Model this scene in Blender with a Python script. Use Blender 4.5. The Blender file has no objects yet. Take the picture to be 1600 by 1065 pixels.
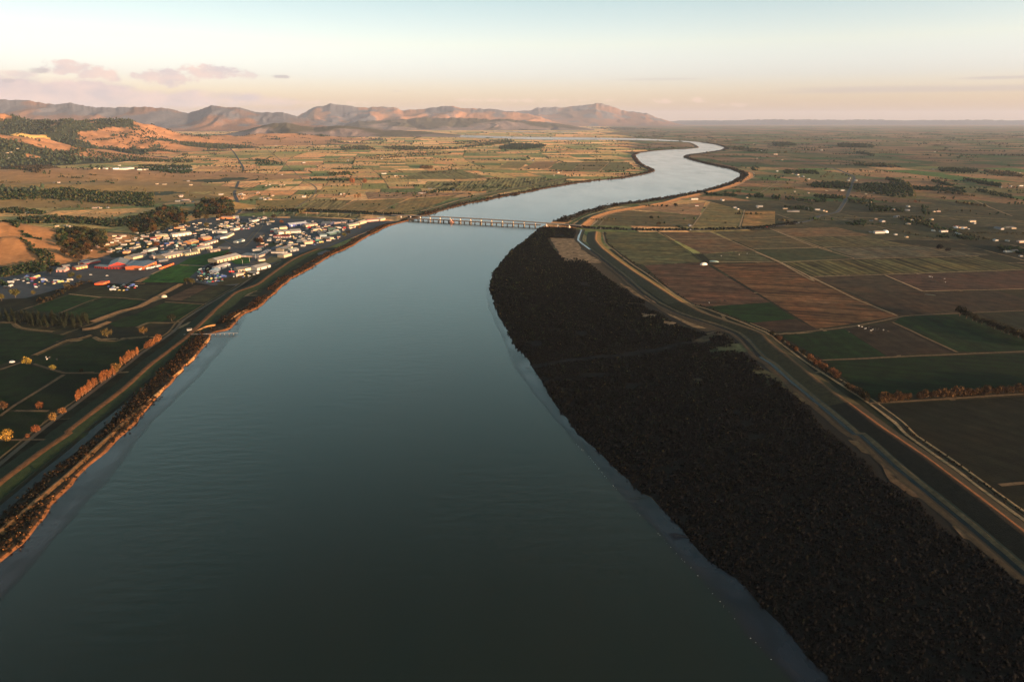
import bpy, math, random
import numpy as np
from mathutils import Vector, geometry
random.seed(7); RNG = np.random.default_rng(7)
SC = bpy.context.scene; COL = SC.collection
R = math.radians
# ------------------------------------------------------------------ camera
F = 1067.0; CX, CY = 800.0, 532.5; CAMH = 260.0; HOR = 187.5
PITCH = math.atan((CY - HOR) / F)
cp, sp = math.cos(PITCH), math.sin(PITCH)
def ray(px, py):
    a = (px - CX) / F; b = -(py - CY) / F
    return (a, cp + b * sp, -sp + b * cp)
def G(px, py, z=0.0):
    d = ray(px, py); t = (CAMH - z) / -d[2]
    return (d[0] * t, d[1] * t)
def GD(px, D):                      # ground position at forward distance D in the direction of column px
    d = ray(px, 215); return (d[0] / d[1] * D, D)
# magnified crops of the photograph: origin and scale
def Z(ox, oy, s):
    return lambda *pts: [(ox + x / s, oy + y / s) for x, y in pts]
zA = Z(0, 60, 3.945); zB = Z(0, 280, 5.325); zC = Z(200, 300, 5.917); zD = Z(400, 300, 5.333)
zE = Z(0, 440, 3.8025); zF = Z(0, 660, 3.8025); zG = Z(400, 140, 4.0); zH = Z(760, 140, 3.636)
rA = Z(1180, 180, 3.81); rB = Z(880, 340, 3.805); rC = Z(1200, 420, 3.55); rD = Z(1200, 680, 2.765)
rE = Z(740, 340, 3.804); rF = Z(840, 540, 3.328); rG = Z(1000, 740, 3.277)
t1 = Z(200, 340, 8.875); t2 = Z(340, 330, 8.871); hA = Z(0, 170, 5.333); mA = Z(400, 200, 3.2); fA = Z(1300, 280, 5.333)
def W(pts, z=0.0): return [G(x, y, z) for x, y in pts]
# ------------------------------------------------------------------ noise
def _hash(ix, iy, s):
    h = (ix.astype(np.int64) * 374761393 + iy.astype(np.int64) * 668265263 + s * 2147483647) & 0xFFFFFFFF
    h = ((h ^ (h >> 13)) * 1274126177) & 0xFFFFFFFF
    return ((h ^ (h >> 16)) & 0xFFFFFF) / 16777215.0
def vnoise(x, y, s=0):
    x = np.asarray(x, float); y = np.asarray(y, float)
    ix = np.floor(x); iy = np.floor(y); fx = x - ix; fy = y - iy
    fx = fx * fx * (3 - 2 * fx); fy = fy * fy * (3 - 2 * fy)
    ix = ix.astype(np.int64); iy = iy.astype(np.int64)
    a = _hash(ix, iy, s); b = _hash(ix + 1, iy, s); c = _hash(ix, iy + 1, s); d = _hash(ix + 1, iy + 1, s)
    return (a * (1 - fx) + b * fx) * (1 - fy) + (c * (1 - fx) + d * fx) * fy
def fbm(x, y, o=4, s=0):
    t = 0; a = .5; n = 0
    for k in range(o):
        t = t + a * vnoise(x * 2**k, y * 2**k, s + k * 17); n += a; a *= .5
    return t / n
def ridged(x, y, o=4, s=0):
    t = 0; a = .5; n = 0
    for k in range(o):
        t = t + a * (1 - np.abs(2 * vnoise(x * 2**k, y * 2**k, s + k * 13) - 1)); n += a; a *= .5
    return t / n
def inpoly(x, y, poly):
    x = np.asarray(x, float); y = np.asarray(y, float); r = np.zeros(x.shape, bool)
    n = len(poly)
    for i in range(n):
        x1, y1 = poly[i][:2]; x2, y2 = poly[(i + 1) % n][:2]
        if y1 == y2: continue
        c = ((y1 > y) != (y2 > y)) & (x < (x2 - x1) * (y - y1) / (y2 - y1) + x1); r ^= c
    return r
def dline(x, y, pts):
    x = np.asarray(x, float); y = np.asarray(y, float); d = np.full(x.shape, 1e18)
    for (x1, y1), (x2, y2) in zip(pts[:-1], pts[1:]):
        dx, dy = x2 - x1, y2 - y1; L = dx * dx + dy * dy + 1e-9
        t = np.clip(((x - x1) * dx + (y - y1) * dy) / L, 0, 1)
        d = np.minimum(d, (x - x1 - t * dx)**2 + (y - y1 - t * dy)**2)
    return np.sqrt(d)
def smooth(pts, step=8.0, jit=0.0, seed=1):
    P = [np.array(p[:2], float) for p in pts]; out = []
    for i in range(len(P) - 1):
        p0 = P[max(i - 1, 0)]; p1 = P[i]; p2 = P[i + 1]; p3 = P[min(i + 2, len(P) - 1)]
        n = max(1, int(np.linalg.norm(p2 - p1) / step))
        for k in range(n):
            t = k / n
            c = .5 * ((2 * p1) + (p2 - p0) * t + (2 * p0 - 5 * p1 + 4 * p2 - p3) * t * t + (-p0 + 3 * p1 - 3 * p2 + p3) * t**3)
            l = p1 + (p2 - p1) * t
            out.append(.5 * c + .5 * l)
    out.append(P[-1]); out = np.array(out)
    if jit:
        out[:, 0] += (fbm(out[:, 0] / 25, out[:, 1] / 25, 3, seed) - .5) * 2 * jit
        out[:, 1] += (fbm(out[:, 0] / 25, out[:, 1] / 25, 3, seed + 9) - .5) * 2 * jit
    return [tuple(p) for p in out]
# ------------------------------------------------------------------ materials
def nmat(name):
    m = bpy.data.materials.new(name); m.use_nodes = True; nt = m.node_tree
    return m, nt, nt.nodes['Principled BSDF'], nt.nodes, nt.links
def N(nt, typ, **kw):
    n = nt.nodes.new(typ)
    for k, v in kw.items(): setattr(n, k, v)
    return n
def mathn(nt, op, a, b=None, c=None, clamp=False):
    n = N(nt, 'ShaderNodeMath', operation=op, use_clamp=clamp)
    for i, v in enumerate((a, b, c)):
        if v is None: continue
        if isinstance(v, (int, float)): n.inputs[i].default_value = v
        else: nt.links.new(v, n.inputs[i])
    return n.outputs[0]
def mixc(nt, f, a, b, mode='MIX'):
    n = N(nt, 'ShaderNodeMix', data_type='RGBA', blend_type=mode)
    for i, v in ((0, f), (6, a), (7, b)):
        if isinstance(v, (int, float)): n.inputs[i].default_value = v
        elif isinstance(v, tuple): n.inputs[i].default_value = (*v, 1)
        else: nt.links.new(v, n.inputs[i])
    return n.outputs[2]
def noise(nt, vec, scale, detail=3, rough=.55):
    n = N(nt, 'ShaderNodeTexNoise'); n.inputs['Scale'].default_value = scale
    n.inputs['Detail'].default_value = detail; n.inputs['Roughness'].default_value = rough
    if vec is not None: nt.links.new(vec, n.inputs['Vector'])
    return n.outputs[0]
def mapr(nt, v, a, b, c, d):
    n = N(nt, 'ShaderNodeMapRange'); nt.links.new(v, n.inputs[0])
    for i, k in enumerate((a, b, c, d)): n.inputs[i + 1].default_value = k
    return n.outputs[0]
def scaled(nt, vec, s):
    n = N(nt, 'ShaderNodeVectorMath', operation='MULTIPLY'); nt.links.new(vec, n.inputs[0]); n.inputs[1].default_value = s
    return n.outputs[0]
def field_material():
    m, nt, b, nodes, L = nmat('grassland')
    geo = N(nt, 'ShaderNodeNewGeometry').outputs['Position']
    col = N(nt, 'ShaderNodeAttribute', attribute_name='Col').outputs['Color']
    uv = N(nt, 'ShaderNodeUVMap', uv_map='uv').outputs[0]; sz = N(nt, 'ShaderNodeUVMap', uv_map='sz').outputs[0]
    st = N(nt, 'ShaderNodeAttribute', attribute_name='stripe').outputs['Fac']
    s1 = N(nt, 'ShaderNodeSeparateXYZ'); L.new(uv, s1.inputs[0]); s2 = N(nt, 'ShaderNodeSeparateXYZ'); L.new(sz, s2.inputs[0])
    u, v = s1.outputs[0], s1.outputs[1]
    n1 = noise(nt, geo, .006, 5, .6); n2 = noise(nt, geo, .06, 4, .6); n3 = noise(nt, geo, .5, 3, .6)
    n4 = noise(nt, geo, .018, 4, .6); c = mixc(nt, mapr(nt, n4, .45, .7, 0, .65), mixc(nt, mapr(nt, n1, .35, .7, 0, .4), col, mixc(nt, 1.0, col, (1.25, .95, .72), 'MULTIPLY')), mixc(nt, 1.0, col, (1.9, 1.25, .95), 'MULTIPLY'))
    # long hay rows, streaked along v
    strk = noise(nt, scaled(nt, uv, (.055, .0035, 1)), 1.0, 5, .72)
    rows = mathn(nt, 'SINE', mathn(nt, 'ADD', mathn(nt, 'MULTIPLY', u, .42), mathn(nt, 'MULTIPLY', strk, 9)))
    rows = mathn(nt, 'ADD', mathn(nt, 'MULTIPLY', rows, .35), mathn(nt, 'MULTIPLY', mathn(nt, 'SUBTRACT', strk, .5), 6.0))
    f = mathn(nt, 'ADD', 1.0, mathn(nt, 'MULTIPLY', rows, st))
    f = mathn(nt, 'MULTIPLY', f, mapr(nt, n2, .3, .7, .55, 1.5)); f = mathn(nt, 'MULTIPLY', f, mapr(nt, n3, .25, .75, .8, 1.2))
    f = mathn(nt, 'MAXIMUM', f, .15)
    vm = N(nt, 'ShaderNodeVectorMath', operation='SCALE'); L.new(c, vm.inputs[0]); L.new(f, vm.inputs['Scale'])
    # strip of rank dry grass or drain along the field edge
    eu = mathn(nt, 'MINIMUM', u, mathn(nt, 'SUBTRACT', s2.outputs[0], u)); ev = mathn(nt, 'MINIMUM', v, mathn(nt, 'SUBTRACT', s2.outputs[1], v))
    e = mathn(nt, 'MINIMUM', eu, ev)
    e = mathn(nt, 'LESS_THAN', e, mathn(nt, 'MULTIPLY', mapr(nt, n2, .3, .7, 0, 4.4), 1.0))
    ec = mixc(nt, mapr(nt, noise(nt, geo, .004, 2), .4, .6, 0, 1), (.02, .022, .012), (.30, .20, .11))
    out = mixc(nt, mathn(nt, 'MULTIPLY', e, .8), vm.outputs[0], ec)
    L.new(out, b.inputs['Base Color']); b.inputs['Roughness'].default_value = 1; b.inputs['Specular IOR Level'].default_value = .1
    bp = N(nt, 'ShaderNodeBump'); bp.inputs['Strength'].default_value = .5; bp.inputs['Distance'].default_value = 1.0
    L.new(mathn(nt, 'ADD', n3, mathn(nt, 'MULTIPLY', rows, .12)), bp.inputs['Height']); L.new(bp.outputs[0], b.inputs['Normal'])
    return m
def earth_material(name, use='attr', rough=.95, spec=.15, amp=(.6, 1.4), sc=.25, bump=.6, fine=1.4):
    m, nt, b, nodes, L = nmat(name)
    geo = N(nt, 'ShaderNodeNewGeometry').outputs['Position']
    if use == 'leaf':
        vm0 = N(nt, 'ShaderNodeVectorMath', operation='MULTIPLY'); L.new(N(nt, 'ShaderNodeObjectInfo').outputs['Color'], vm0.inputs[0]); L.new(N(nt, 'ShaderNodeAttribute', attribute_name='Col').outputs['Color'], vm0.inputs[1]); col = vm0.outputs[0]
    elif use == 'attr': col = N(nt, 'ShaderNodeAttribute', attribute_name='Col').outputs['Color']
    else: col = N(nt, 'ShaderNodeObjectInfo').outputs['Color']
    n2 = noise(nt, geo, sc, 5, .65); n3 = noise(nt, geo, fine, 3, .6)
    f = mathn(nt, 'MULTIPLY', mapr(nt, n2, .3, .7, amp[0], amp[1]), mapr(nt, n3, .3, .7, .85, 1.15))
    vm = N(nt, 'ShaderNodeVectorMath', operation='SCALE'); L.new(col, vm.inputs[0]); L.new(f, vm.inputs['Scale'])
    L.new(vm.outputs[0], b.inputs['Base Color']); b.inputs['Roughness'].default_value = rough; b.inputs['Specular IOR Level'].default_value = spec
    if bump:
        bp = N(nt, 'ShaderNodeBump'); bp.inputs['Strength'].default_value = bump; bp.inputs['Distance'].default_value = 1.0
        L.new(n3, bp.inputs['Height']); L.new(bp.outputs[0], b.inputs['Normal'])
    return m
M_FIELD = field_material()
M_EARTH = earth_material('rough_grass')
M_STREAK = earth_material('dry_marsh_grass', 'attr', 1, .1, (.12, 1.5), .09, .4, .5)
M_LEAF = earth_material('foliage', 'attr', .9, .1, (.6, 1.4), .6, 0)
M_LEAFO = earth_material('tree_foliage', 'leaf', .9, .1, (.2, 1.75), 1.2, 0, 4)
M_PAINT = earth_material('painted_metal', 'obj', .55, .3, (.86, 1.1), .35, 0)
M_ROOF = earth_material('roof_iron', 'obj', .5, .35, (.8, 1.15), .2, .1)
M_CONC = earth_material('concrete', 'obj', .85, .2, (.8, 1.15), .3, .1)
M_ASPH = earth_material('asphalt', 'attr', .9, .2, (.7, 1.3), .05, .1)
def water_material(name, deep, tint, rough=.12, wave=1.0):
    m, nt, b, nodes, L = nmat(name)
    geo = N(nt, 'ShaderNodeNewGeometry').outputs['Position']
    n = noise(nt, scaled(nt, geo, (.006, .002, 1)), 1.0, 4, .6)
    c = mixc(nt, mapr(nt, n, .42, .66, 0, 1), deep, tint)
    L.new(c, b.inputs['Base Color']); b.inputs['IOR'].default_value = 1.40
    cur = noise(nt, scaled(nt, geo, (.012, .0045, 1)), 1.0, 5, .65)
    L.new(mapr(nt, cur, .3, .7, rough * .7, rough * 1.4), b.inputs['Roughness'])
    w1 = noise(nt, scaled(nt, geo, (.06, .16, 1)), 1.0, 3, .5); w2 = noise(nt, geo, .55, 3, .55)
    h = mathn(nt, 'ADD', mathn(nt, 'MULTIPLY', w1, .5 * wave), mathn(nt, 'MULTIPLY', w2, .16 * wave))
    bp = N(nt, 'ShaderNodeBump'); bp.inputs['Distance'].default_value = .8; L.new(mapr(nt, noise(nt, scaled(nt, geo, (.009, .0035, 1)), 1.0, 4, .6), .38, .62, .03, .55), bp.inputs['Strength'])
    L.new(h, bp.inputs['Height']); L.new(bp.outputs[0], b.inputs['Normal'])
    return m
M_WATER = water_material('river_water', (.009, .0145, .0078), (.013, .015, .007))
M_MUD = water_material('wet_mud', (.024, .024, .032), (.032, .027, .032), .13, .7)
M_CREEK = water_material('creek_water', (.004, .008, .009), (.006, .009, .009), .12, .6)
M_CANAL = water_material('canal_water', (.004, .008, .009), (.006, .009, .009), .12, 1.0); M_CANAL.node_tree.nodes['Principled BSDF'].inputs['Specular IOR Level'].default_value = .05
# ------------------------------------------------------------------ object helpers
def tag(o, label=None, cat=None, group=None, kind=None):
    if label: o['label'] = label
    if cat: o['category'] = cat
    if group: o['group'] = group
    if kind: o['kind'] = kind
    return o
def link(name, me, mat=None, parent=None, color=None):
    o = bpy.data.objects.new(name, me); COL.objects.link(o)
    if mat and me and not me.materials: me.materials.append(mat)
    if parent: o.parent = parent
    if color: o.color = (*color, 1)
    return o
def npmesh(name, V, Fc, cols=None, vcols=None, smooth_=False):
    """V (n,3); Fc (m,k) faces all with k corners, or list; cols per face; vcols per vertex"""
    me = bpy.data.meshes.new(name)
    if isinstance(Fc, np.ndarray):
        V = np.asarray(V, np.float32); m, k = Fc.shape
        me.vertices.add(len(V)); me.vertices.foreach_set('co', V.ravel())
        me.loops.add(m * k); me.loops.foreach_set('vertex_index', Fc.ravel().astype(np.int32))
        me.polygons.add(m); me.polygons.foreach_set('loop_start', np.arange(m, dtype=np.int32) * k)
        me.update(calc_edges=True)
    else:
        me.from_pydata([tuple(map(float, v)) for v in V], [], [list(f) for f in Fc])
    if cols is not None:
        a = me.attributes.new('Col', 'FLOAT_COLOR', 'FACE'); c = np.ones((len(cols), 4), np.float32); c[:, :3] = cols
        a.data.foreach_set('color', c.ravel())
    if vcols is not None:
        a = me.attributes.new('Col', 'FLOAT_COLOR', 'POINT'); c = np.ones((len(vcols), 4), np.float32); c[:, :3] = vcols
        a.data.foreach_set('color', c.ravel())
    if smooth_: me.polygons.foreach_set('use_smooth', np.ones(len(me.polygons), bool))
    me.update()
    return me
def quads_mesh(name, Q, cols, stripes, z, uvq, szq):
    """Q: (n,4,2) world quads"""
    n = len(Q); V = np.zeros((n * 4, 3), np.float32); V[:, :2] = np.asarray(Q).reshape(-1, 2); V[:, 2] = z
    me = npmesh(name, V, np.arange(n * 4).reshape(n, 4), cols)
    a = me.uv_layers.new(name='uv'); a.data.foreach_set('uv', np.asarray(uvq, np.float32).ravel())
    a = me.uv_layers.new(name='sz'); a.data.foreach_set('uv', np.repeat(np.asarray(szq, np.float32), 4, 0).ravel())
    a = me.attributes.new('stripe', 'FLOAT', 'FACE'); a.data.foreach_set('value', np.asarray(stripes, np.float32))
    return me
def tess(poly):
    return geometry.tessellate_polygon([[Vector((p[0], p[1], 0)) for p in poly]])
def sheet(name, poly, z, mat, color=None, kind='structure', stripe=0, rowdir=None, zf=None):
    tr = tess(poly); V = [(p[0], p[1], z) for p in poly]
    me = npmesh(name, V, [t for t in tr])
    me.materials.append(mat)
    n = len(me.polygons)
    if color is not None:
        a = me.attributes.new('Col', 'FLOAT_COLOR', 'FACE'); a.data.foreach_set('color', np.tile((*color, 1), n).astype(np.float32))
    if mat is M_FIELD:
        if rowdir is None: rowdir = (1, 0)
        l = math.hypot(*rowdir); d = (rowdir[0] / l, rowdir[1] / l)
        u = me.uv_layers.new(name='uv')
        for lp in me.loops:
            x, y, _ = me.vertices[lp.vertex_index].co
            u.data[lp.index].uv = (-x * d[1] + y * d[0] + 50000, x * d[0] + y * d[1] + 50000)
        u = me.uv_layers.new(name='sz'); u.data.foreach_set('uv', np.full(len(me.loops) * 2, 200000, np.float32))
        a = me.attributes.new('stripe', 'FLOAT', 'FACE'); a.data.foreach_set('value', np.full(n, stripe, np.float32))
    for p in me.polygons:
        if p.normal.z < 0: p.flip()
    o = link(name, me); tag(o, kind=kind)
    return o
def ribbon(name, line, prof, cols, mat=None, kind='structure', wob=0.0, seed=3, taper=False):
    """line: world pts; prof: [(offset to the right, z)]; one colour per strip"""
    P = np.array(line, float); T = np.gradient(P, axis=0); T /= np.linalg.norm(T, axis=1)[:, None] + 1e-9
    Nn = np.stack([T[:, 1], -T[:, 0]], 1); n = len(P); k = len(prof); V = []; C = []
    s = np.arange(n)
    for j, (o, z) in enumerate(prof):
        w = o + (fbm(s / 2.7, s * 0 + j * 7.3, 3, seed) - .5) * 2 * wob
        if taper: w = w * np.minimum(1, np.minimum(s, n - 1 - s) / max(6, n * .12))
        V.append(np.column_stack([P + Nn * w[:, None], np.full(n, z) + (0 if j in (0, k - 1) else (fbm(s / 3, s * 0 + j, 2, seed + 4) - .5) * wob * .25)]))
    V = np.concatenate(V); Fc = []
    for j in range(k - 1):
        for i in range(n - 1):
            Fc.append((j * n + i, j * n + i + 1, (j + 1) * n + i + 1, (j + 1) * n + i)); C.append(cols[j])
    me = npmesh(name, V, np.array(Fc), np.array(C))
    o = link(name, me, mat or M_EARTH); tag(o, kind=kind)
    me.flip_normals() if me.polygons[0].normal.z < 0 else None
    return o
# ------------------------------------------------------------------ traced outlines (photo pixels)
LBANK = [(-330, 1240), (-150, 1010)] + zF((0, 830), (130, 730), (265, 570), (370, 420), (490, 300), (620, 180)) + zE((740, 900), (820, 830), (890, 745), (960, 650), (1030, 590), (1090, 510), (1165, 445), (1215, 380), (1255, 315), (1290, 300), (1345, 288), (1390, 250), (1450, 190), (1521, 160)) \
    + zD((150, 850), (300, 720), (480, 620), (620, 530), (780, 460), (860, 410), (1000, 335), (1100, 285), (1280, 235)) + zG((1100, 775), (1300, 720), (1500, 680), (1600, 655)) + zH((150, 600), (400, 550), (600, 520), (690, 512), (800, 500), (900, 480), (955, 462), (930, 445), (880, 420), (845, 375), (870, 360), (950, 348), (1050, 340), (1150, 337), (1205, 330), (1190, 315), (1150, 300), (1000, 292), (800, 287), (600, 286), (300, 285), (0, 276)) + [(700, 214.2), (650, 213), (637, 211.8)]
RB_UP = [(645, 209.9), (665, 209.3), (700, 210.3), (760, 212.2)] + zH((160, 268), (600, 273), (900, 279), (1100, 290), (1200, 298), (1300, 312), (1355, 330), (1330, 345), (1240, 360), (1140, 372), (1120, 385), (1180, 405), (1280, 430), (1380, 450), (1440, 475), (1440, 495), (1390, 525), (1300, 555), (1200, 580), (1050, 605), (900, 630), (700, 655), (560, 690), (430, 730), (380, 750))
RB_LO = rE((395, 60), (300, 140), (200, 220), (120, 330), (95, 400), (130, 540), (190, 660), (260, 770), (340, 870), (380, 925), (450, 1060)) + rF((140, 370), (260, 500), (400, 630), (540, 760), (600, 790), (700, 910), (800, 1010)) + rG((240, 310), (360, 450), (490, 540), (600, 650), (760, 810), (860, 930), (983, 1060)) + [(1420, 1230)]
LWATER = [(-420, 1240), (-140, 1070)] + zF((0, 1060), (150, 890), (310, 710), (500, 500), (640, 340), (780, 170)) + zE((870, 880), (1040, 710), (1200, 550), (1330, 400), (1415, 312), (1425, 270), (1470, 190))
RWATER = rE((120, 330), (78, 430), (100, 560), (150, 680), (200, 790), (240, 890), (300, 970), (360, 1060)) + rF((100, 400), (190, 500), (300, 620), (400, 740), (540, 890)) + rG((140, 355), (330, 570), (480, 740), (630, 905), (775, 1060)) + [(1345, 1230)]
MINNER = rE((395, 60), (520, 62), (600, 70), (590, 125), (440, 125), (520, 240), (650, 250), (750, 330), (850, 400), (980, 470)) + rB((430, 450), (560, 540), (640, 590), (740, 640), (850, 680), (920, 670), (1000, 690), (1050, 740), (1130, 800), (1200, 880), (1300, 960), (1420, 1060)) + rC((150, 680), (280, 780), (400, 870), (480, 960), (620, 1065)) + rD((490, 110), (560, 200), (700, 290), (820, 400), (950, 490), (1060, 590), (1106, 620)) + [(1760, 1010)]
CANAL = rB((108, 72), (90, 135), (160, 190), (260, 270), (360, 350), (460, 440), (560, 510), (680, 570), (800, 610), (930, 650), (1030, 690), (1090, 740), (1170, 830)) + rC((20, 530), (120, 620), (240, 720), (360, 820), (480, 920)) + rD((400, 0), (540, 130), (700, 260), (860, 390), (1000, 510), (1106, 600)) + [(1760, 1020)]
CREST_R = rB((195, 80), (190, 130), (230, 180), (320, 250), (420, 320), (560, 410), (700, 500), (820, 560), (960, 610), (1080, 650), (1180, 690)) + rC((0, 400), (150, 520), (300, 640), (440, 740), (600, 860)) + rD((540, 0), (700, 110), (900, 260), (1106, 420)) + [(1760, 950)]
FENCE_R = rB((235, 85), (250, 150), (310, 200), (400, 270), (520, 350), (640, 440), (760, 515), (860, 545), (980, 590), (1080, 630), (1200, 680)) + rC((0, 360), (200, 510), (400, 640), (560, 745), (700, 850)) + rD((600, 0), (800, 140), (1000, 290), (1106, 365)) + [(1760, 925)]
CREST_RN = zH((535, 770), (600, 722), (700, 690), (850, 665), (1000, 640), (1100, 612), (1250, 580), (1380, 545), (1450, 512), (1490, 488), (1480, 468), (1430, 455))
CREST_L = [(-190, 915)] + zF((0, 345), (230, 175), (400, 60)) + zE((390, 890), (560, 760), (720, 640), (900, 480), (1100, 330), (1200, 235), (1290, 150), (1400, 60)) + zD((0, 770), (150, 660), (300, 560), (420, 505), (520, 470))
CANAL_L = [(-120, 905)] + zF((20, 510), (150, 400), (320, 260), (480, 130)) + zE((560, 890), (760, 730), (870, 630), (950, 565))
LEVEE_L = [(-110, 925)] + zF((60, 590), (180, 490), (330, 360), (480, 230), (600, 120)) + zE((640, 920), (760, 810), (850, 735))
ROAD_L = [(-170, 870)] + zE((30, 1060), (250, 880), (450, 730), (700, 540), (850, 420), (1030, 300), (1090, 230), (1230, 140), (1420, 30)) + [(400, 429), (440, 410), (494, 389), (540, 372), (600, 352), (640, 343)]
CREST_LN = mA((725, 425), (800, 420), (900, 395), (1000, 365), (1200, 318), (1400, 280), (1560, 245))
TOWN = [(-60, 470), (-60, 445), (0, 432), (60, 424), (100, 402), (150, 385), (215, 366), (260, 356), (310, 342), (360, 337), (420, 340), (520, 342), (620, 346), (590, 356), (560, 367), (515, 386), (470, 396), (440, 406), (400, 427), (372, 446), (330, 446), (300, 440), (240, 436), (225, 430), (196, 445), (150, 440), (90, 452), (40, 466)]
ROAD_R = [(905, 354)] + rB((0, 42), (130, 62), (300, 70), (560, 76), (900, 72), (1150, 66), (1400, 32), (1500, 8)) + rA((380, 600), (490, 575), (540, 500), (575, 410)) + [(1334, 276), (1300, 262), (1250, 250)]
ROAD_BR = [(-30, 352), (60, 347), (200, 341)] ; CAUSEWAY = [(378, 331), (450, 329.5), (520, 331.5), (580, 334.5), (622, 337.5)]
HIGHWAY = zC((760, 330), (900, 260), (1000, 205)) + zA((1480, 1060), (1462, 1000), (1445, 950), (1480, 860), (1500, 800), (1475, 755), (1440, 700), (1400, 660))
LANE_W = zG((220, 755), (350, 670), (380, 620), (345, 588), (300, 570), (200, 480), (90, 390), (40, 350))
wLB, wRU, wRL = W(LBANK), W(RB_UP), W(RB_LO)
river = smooth(wLB, 14, 3.0, 1) + smooth(wRU, 14, 3.0, 2) + smooth(wRL, 10, 3.0, 3)
GRASS, DRY, DARKG = (.035, .048, .022), (.42, .20, .075), (.022, .028, .012)
TAN = (.32, .19, .10)
# ------------------------------------------------------------------ ground, field patchwork
V = [(-90000, -4000), (90000, -4000), (90000, 90000), (-90000, 90000)]
gr = sheet('ground', V, -.35, M_FIELD, (.24, .17, .12), stripe=.0, rowdir=(1, .2))
a0 = np.array(G(1111, 413)); a1 = np.array(G(1276, 514)); th = math.atan2(*(a1 - a0)[::-1])   # lie of the paddock lines
ct, st_ = math.cos(th), math.sin(th)
def warp(p):
    x, y = p
    return (x + 260 * math.sin(y / 2300 + 1) + 120 * math.sin(y / 900 + x / 1500), y + 240 * math.sin(x / 2100 + 2) + 90 * math.sin(x / 800 + y / 1300))
def un(u, v): return warp((u * ct - v * st_, u * st_ + v * ct))
Q = []; CO = []; ST = []; UV = []; SZ = []; EDGES = []
PAL_W = [(.26, .165, .078), (.21, .15, .07), (.15, .125, .055), (.30, .165, .085), (.095, .105, .042), (.24, .14, .075), (.18, .14, .06), (.065, .085, .035), (.33, .21, .11)]
PAL_E = [(.105, .082, .042), (.07, .072, .032), (.13, .085, .05), (.045, .06, .026), (.15, .10, .058), (.09, .062, .038), (.03, .065, .02)]
def leaf(us, vs, d):
    (u0, u1, u2, u3), (v0, v1, v2, v3) = us, vs
    q = [un(u0, v0), un(u1, v1), un(u2, v2), un(u3, v3)]
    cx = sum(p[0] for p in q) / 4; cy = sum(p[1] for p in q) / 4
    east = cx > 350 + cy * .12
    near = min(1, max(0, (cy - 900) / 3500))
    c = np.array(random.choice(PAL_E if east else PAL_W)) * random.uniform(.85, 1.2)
    if not east: c = c * (1.75 + 1.1 * min(1, cy / 9000)) * np.array([1.06, 1, .92])  # farther cells paler: distance haze painted into the field colour
    if east: c = np.array([1.14, 1, .88]) * (1.8 + 3.2 * min(1, max(0, cy - 2500) / 7000)) * c * (.55 + .45 * near) if cy < 4000 else c * (1 + min(1, (cy - 4000) / 5000) * .7)  # same painted haze on the east side, with near cells darkened
    if cy < 1450 and abs(cx) > 100: c = np.array([.028, .034, .017]) * random.uniform(.5, 1.1) * (1 if cy > 1150 else .6)  # nearest cells darkened, foreground vignette put into their colour
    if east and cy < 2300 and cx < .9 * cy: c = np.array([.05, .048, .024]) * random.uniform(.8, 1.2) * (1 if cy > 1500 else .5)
    lx = (abs(u1 - u0) + abs(u2 - u3)) / 2; ly = (abs(v3 - v0) + abs(v2 - v1)) / 2
    Q.append(q); CO.append(c); ST.append(random.choice([0, .1, .2, .45]) if cy < 7000 else 0)
    flip = random.random() < .5
    UV.append([(0, 0), (lx, 0), (lx, ly), (0, ly)] if not flip else [(0, 0), (0, lx), (ly, lx), (ly, 0)])
    SZ.append((lx, ly) if not flip else (ly, lx))
    if random.random() < .9: EDGES.append((q[0], q[1])); 
    EDGES.append((q[1], q[2]))
def bsp(us, vs, lim):
    lu = abs(us[1] - us[0]); lv = abs(vs[3] - vs[0])
    if lu * lv < lim * random.uniform(.6, 1.9) or min(lu, lv) < 60: return leaf(us, vs, lim)
    j = random.uniform(.38, .62); k = j + random.uniform(-.06, .06)
    u0, u1, u2, u3 = us; v0, v1, v2, v3 = vs
    if lu > lv:
        a = (u0 + (u1 - u0) * j, v0 + (v1 - v0) * j); b = (u3 + (u2 - u3) * k, v3 + (v2 - v3) * k)
        bsp((u0, a[0], b[0], u3), (v0, a[1], b[1], v3), lim); bsp((a[0], u1, u2, b[0]), (a[1], v1, v2, b[1]), lim)
    else:
        a = (u0 + (u3 - u0) * j, v0 + (v3 - v0) * j); b = (u1 + (u2 - u1) * k, v1 + (v2 - v1) * k)
        bsp((u0, u1, b[0], a[0]), (v0, v1, b[1], a[1]), lim); bsp((a[0], b[0], u2, u3), (a[1], b[1], v2, v3), lim)
BS = 1250
for i in range(-34, 35):
    for j in range(-34, 35):
        x, y = un((i + .5) * BS, (j + .5) * BS)
        if y < -700 or y > 33000 or abs(x) > .95 * max(y, 0) + 2600: continue
        d = math.hypot(x, y); lim = 26000 if d < 3500 else 42000 if d < 6000 else 90000 if d < 11000 else 260000
        bsp((i * BS, (i + 1) * BS, (i + 1) * BS, i * BS), (j * BS, j * BS, (j + 1) * BS, (j + 1) * BS), lim)
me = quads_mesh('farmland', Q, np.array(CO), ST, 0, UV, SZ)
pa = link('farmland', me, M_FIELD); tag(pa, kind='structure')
if me.polygons[0].normal.z < 0: me.flip_normals()
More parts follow.
